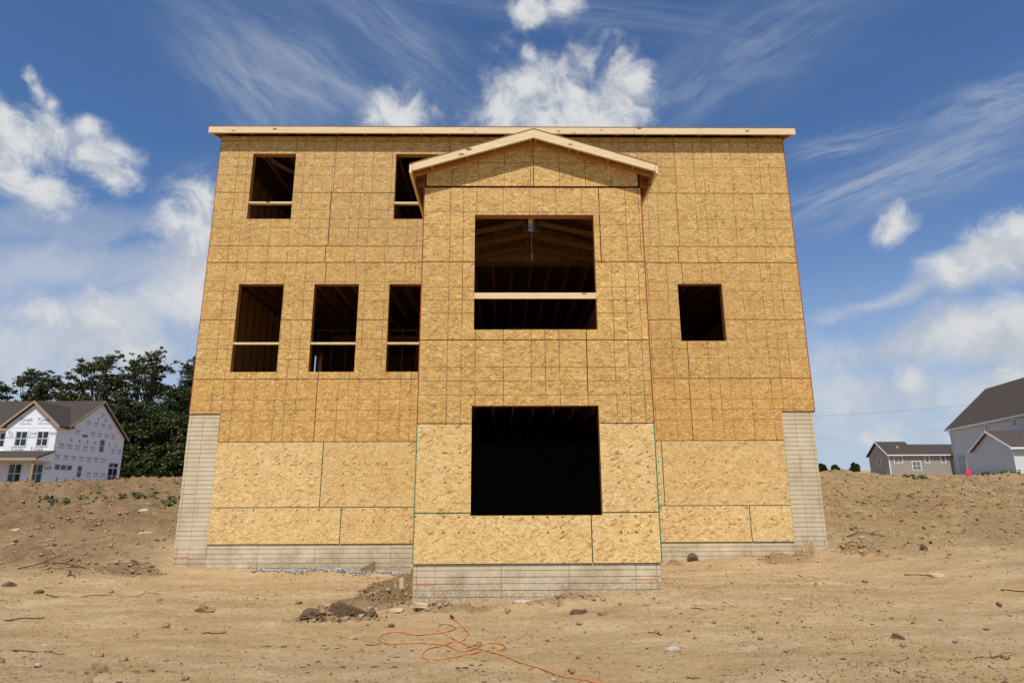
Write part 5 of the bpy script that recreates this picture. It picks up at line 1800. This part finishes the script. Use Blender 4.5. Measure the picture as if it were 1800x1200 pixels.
weed(-3.95, 2.5, .30, .10, 'leftmost patch of green weeds on the left bank', 1, 150)
weed(-3.35, 2.95, .45, .06, 'sparse weeds between the two green patches on the left bank', 2, 80)
weed(-2.60, 3.35, .45, .10, 'wide green weed patch near the top of the left bank', 3, 200)
weed(-1.95, 3.25, .22, .12, 'weed tuft on the left bank closest to the house', 4, 120)
weed(18.9, 7.3, .25, .13, 'dusty green weed clump on the crest of the right bank', 5, 220)
weed(23.4, 9.6, .6, .22, 'dark weeds on the right skyline below the house wing', 6, 300)


# ------------------------------------------------------------------ grit, pebbles, crumbs, gravel: too many to count
def scatter(name, pts, sizes, mats, mi, label, cat, flatz=.7, elong=None, seed=1, sink=.3):
    rng = np.random.default_rng(seed)
    n = len(pts)
    base = np.array([(-1, -1, -1), (1, -1, -1), (1, 1, -1), (-1, 1, -1), (-.75, -.75, 1), (.8, -.7, 1), (.7, .75, 1), (-.7, .8, 1)], float)
    fc = np.array([(0, 3, 2, 1), (4, 5, 6, 7), (0, 1, 5, 4), (1, 2, 6, 5), (2, 3, 7, 6), (3, 0, 4, 7)])
    v = base[None] * rng.uniform(.45, 1.0, (n, 8, 3))
    sc = np.stack([sizes * (1 if elong is None else elong), sizes * (1 if elong is None else 1.0 / 2.2) * rng.uniform(.6, 1, n), sizes * flatz * rng.uniform(.6, 1, n)], -1)
    v *= sc[:, None, :] * .5
    a = rng.uniform(0, 2 * np.pi, n) if elong is None else rng.normal(0.1, .7, n)
    c, s = np.cos(a)[:, None], np.sin(a)[:, None]
    x, y = v[:, :, 0] * c - v[:, :, 1] * s, v[:, :, 0] * s + v[:, :, 1] * c
    z = height(pts[:, 0], pts[:, 1])
    vv = np.stack([x + pts[:, 0:1], y + pts[:, 1:2], v[:, :, 2] + (z + sc[:, 2] * (.5 - sink))[:, None]], -1).reshape(-1, 3)
    ff = (fc[None] + (np.arange(n) * 8)[:, None, None]).reshape(-1, 4)
    me_ = bpy.data.meshes.new(name)
    me_.vertices.add(len(vv))
    me_.vertices.foreach_set('co', vv.astype(np.float32).ravel())
    me_.loops.add(ff.size)
    me_.loops.foreach_set('vertex_index', ff.astype(np.int32).ravel())
    me_.polygons.add(len(ff))
    me_.polygons.foreach_set('loop_start', (np.arange(len(ff)) * 4).astype(np.int32))
    for m in mats:
        me_.materials.append(m)
    me_.polygons.foreach_set('material_index', np.repeat(mi, 6).astype(np.int32))
    me_.update()
    o = mobj(name, me_)
    return tag(o, label, cat, kind='stuff')


rng = np.random.default_rng(11)


def sample(n, keepf=None):
    """random points on the open site in front of and beside the house, thinning out with distance"""
    out = []
    while len(out) < n:
        m = n * 3
        yy_ = -7.0 + 19.5 * rng.uniform(0, 1, m) ** 1.7
        hw = 1.0 + (yy_ + 12.1) * .86
        xx = 6.1 + rng.uniform(-1, 1, m) * hw
        ok = ~(((xx > -.05) & (xx < 12.25) & (yy_ > 0)) | ((xx > 4.85) & (xx < 8.25) & (yy_ > -3.3)))
        if keepf is not None:
            ok &= rng.uniform(0, 1, m) < keepf(xx, yy_)
        out += list(np.stack([xx, yy_], -1)[ok])
    return np.array(out[:n])


EDGE_Y = lambda x, y: np.exp(-np.abs(y + 1.5) / 4)
pt = sample(15000)
scatter('pebbles', pt, .006 + .014 * rng.uniform(0, 1, len(pt)) ** 3 * (1 + .5 * rough_mask(pt[:, 0], pt[:, 1])), [STONE, STONE_G, CLOD, CLOD_D], rng.choice(4, len(pt), p=[.16, .16, .36, .32]), 'fine pebbles and crumbs of soil strewn over the whole site', 'pebbles', seed=2)
pt = sample(17000, lambda x, y: rough_mask(x, y) ** 1.2 + .012)
hp = []
for (hx, hy, ax, ay, n_) in ((4.05, -4.0, .40, .18, 150), (4.55, -2.7, .35, .7, 190), (6.6, -3.60, 1.3, .13, 60), (12.5, -.3, .35, .35, 160), (-.4, -.7, .6, .25, 160), (4.6, -.5, .25, .4, 120)):
    hp.append(np.stack([hx + rng.normal(0, ax * .6, n_), np.minimum(hy + rng.normal(0, ay * .6, n_), -.05 if hy > -3 else -3.32)], -1))
pt = np.concatenate([pt] + hp)
pt = pt[rng.permutation(len(pt))]
scatter('loose_clods', pt, .018 + .085 * rng.uniform(0, 1, len(pt)) ** 4, [CLOD, CLOD_D, STONE_G, STONE, SOIL], rng.choice(5, len(pt), p=[.22, .06, .03, .03, .66]), 'loose clods and stones covering the banks and heaps', 'clods', flatz=.75, seed=3)
patchy = lambda x, y: sstep(fbm(x, y, .8, 3, 55), -.05, .35) * (1 - .6 * rough_mask(x, y))
pt = sample(5200, patchy)
scatter('packed_crumbs', pt, .010 + .024 * rng.uniform(0, 1, len(pt)) ** 2.5, [SOIL, CLOD, CLOD_D], rng.choice(3, len(pt), p=[.6, .28, .12]), 'patches of small crumbs pressed into the packed ground', 'crumbs', flatz=.55, seed=4, sink=.15)
pt = sample(2600, lambda x, y: .15 + .85 * sstep(fbm(x, y, .7, 3, 200), -.1, .3))
scatter('wood_litter', pt, .014 + .075 * rng.uniform(0, 1, len(pt)) ** 3, [TWIG, CLOD_D, SCRAPW], rng.choice(3, len(pt), p=[.62, .30, .08]), 'short bits of root and bark littering the soil', 'litter', flatz=.12, elong=1.0, seed=6, sink=.0)
n = 3600
gx_ = np.concatenate([rng.uniform(1.55, 4.2, n * 3 // 4), rng.uniform(4.1, 4.85, n // 4)])
gy_ = -.02 - np.abs(rng.normal(0, .12, len(gx_))) * np.where(gx_ < 4.1, 1, 2.2) * (0.5 + sstep(fbm(gx_, gx_ * 0, 2.0, 3, 5), -.4, .3))
gp = np.stack([gx_, gy_], -1)
scatter('gravel', gp, .020 + .022 * rng.uniform(0, 1, len(gp)), [flat('white_gravel', (.50, .50, .51), .8, .3, 30), STONE_G, flat('dark_gravel', (.14, .14, .15), .8, .2, 30)], rng.choice(3, len(gp), p=[.45, .35, .2]), 'strip of white and grey crushed gravel along the left foundation wall', 'gravel', flatz=.8, seed=7, sink=.0)
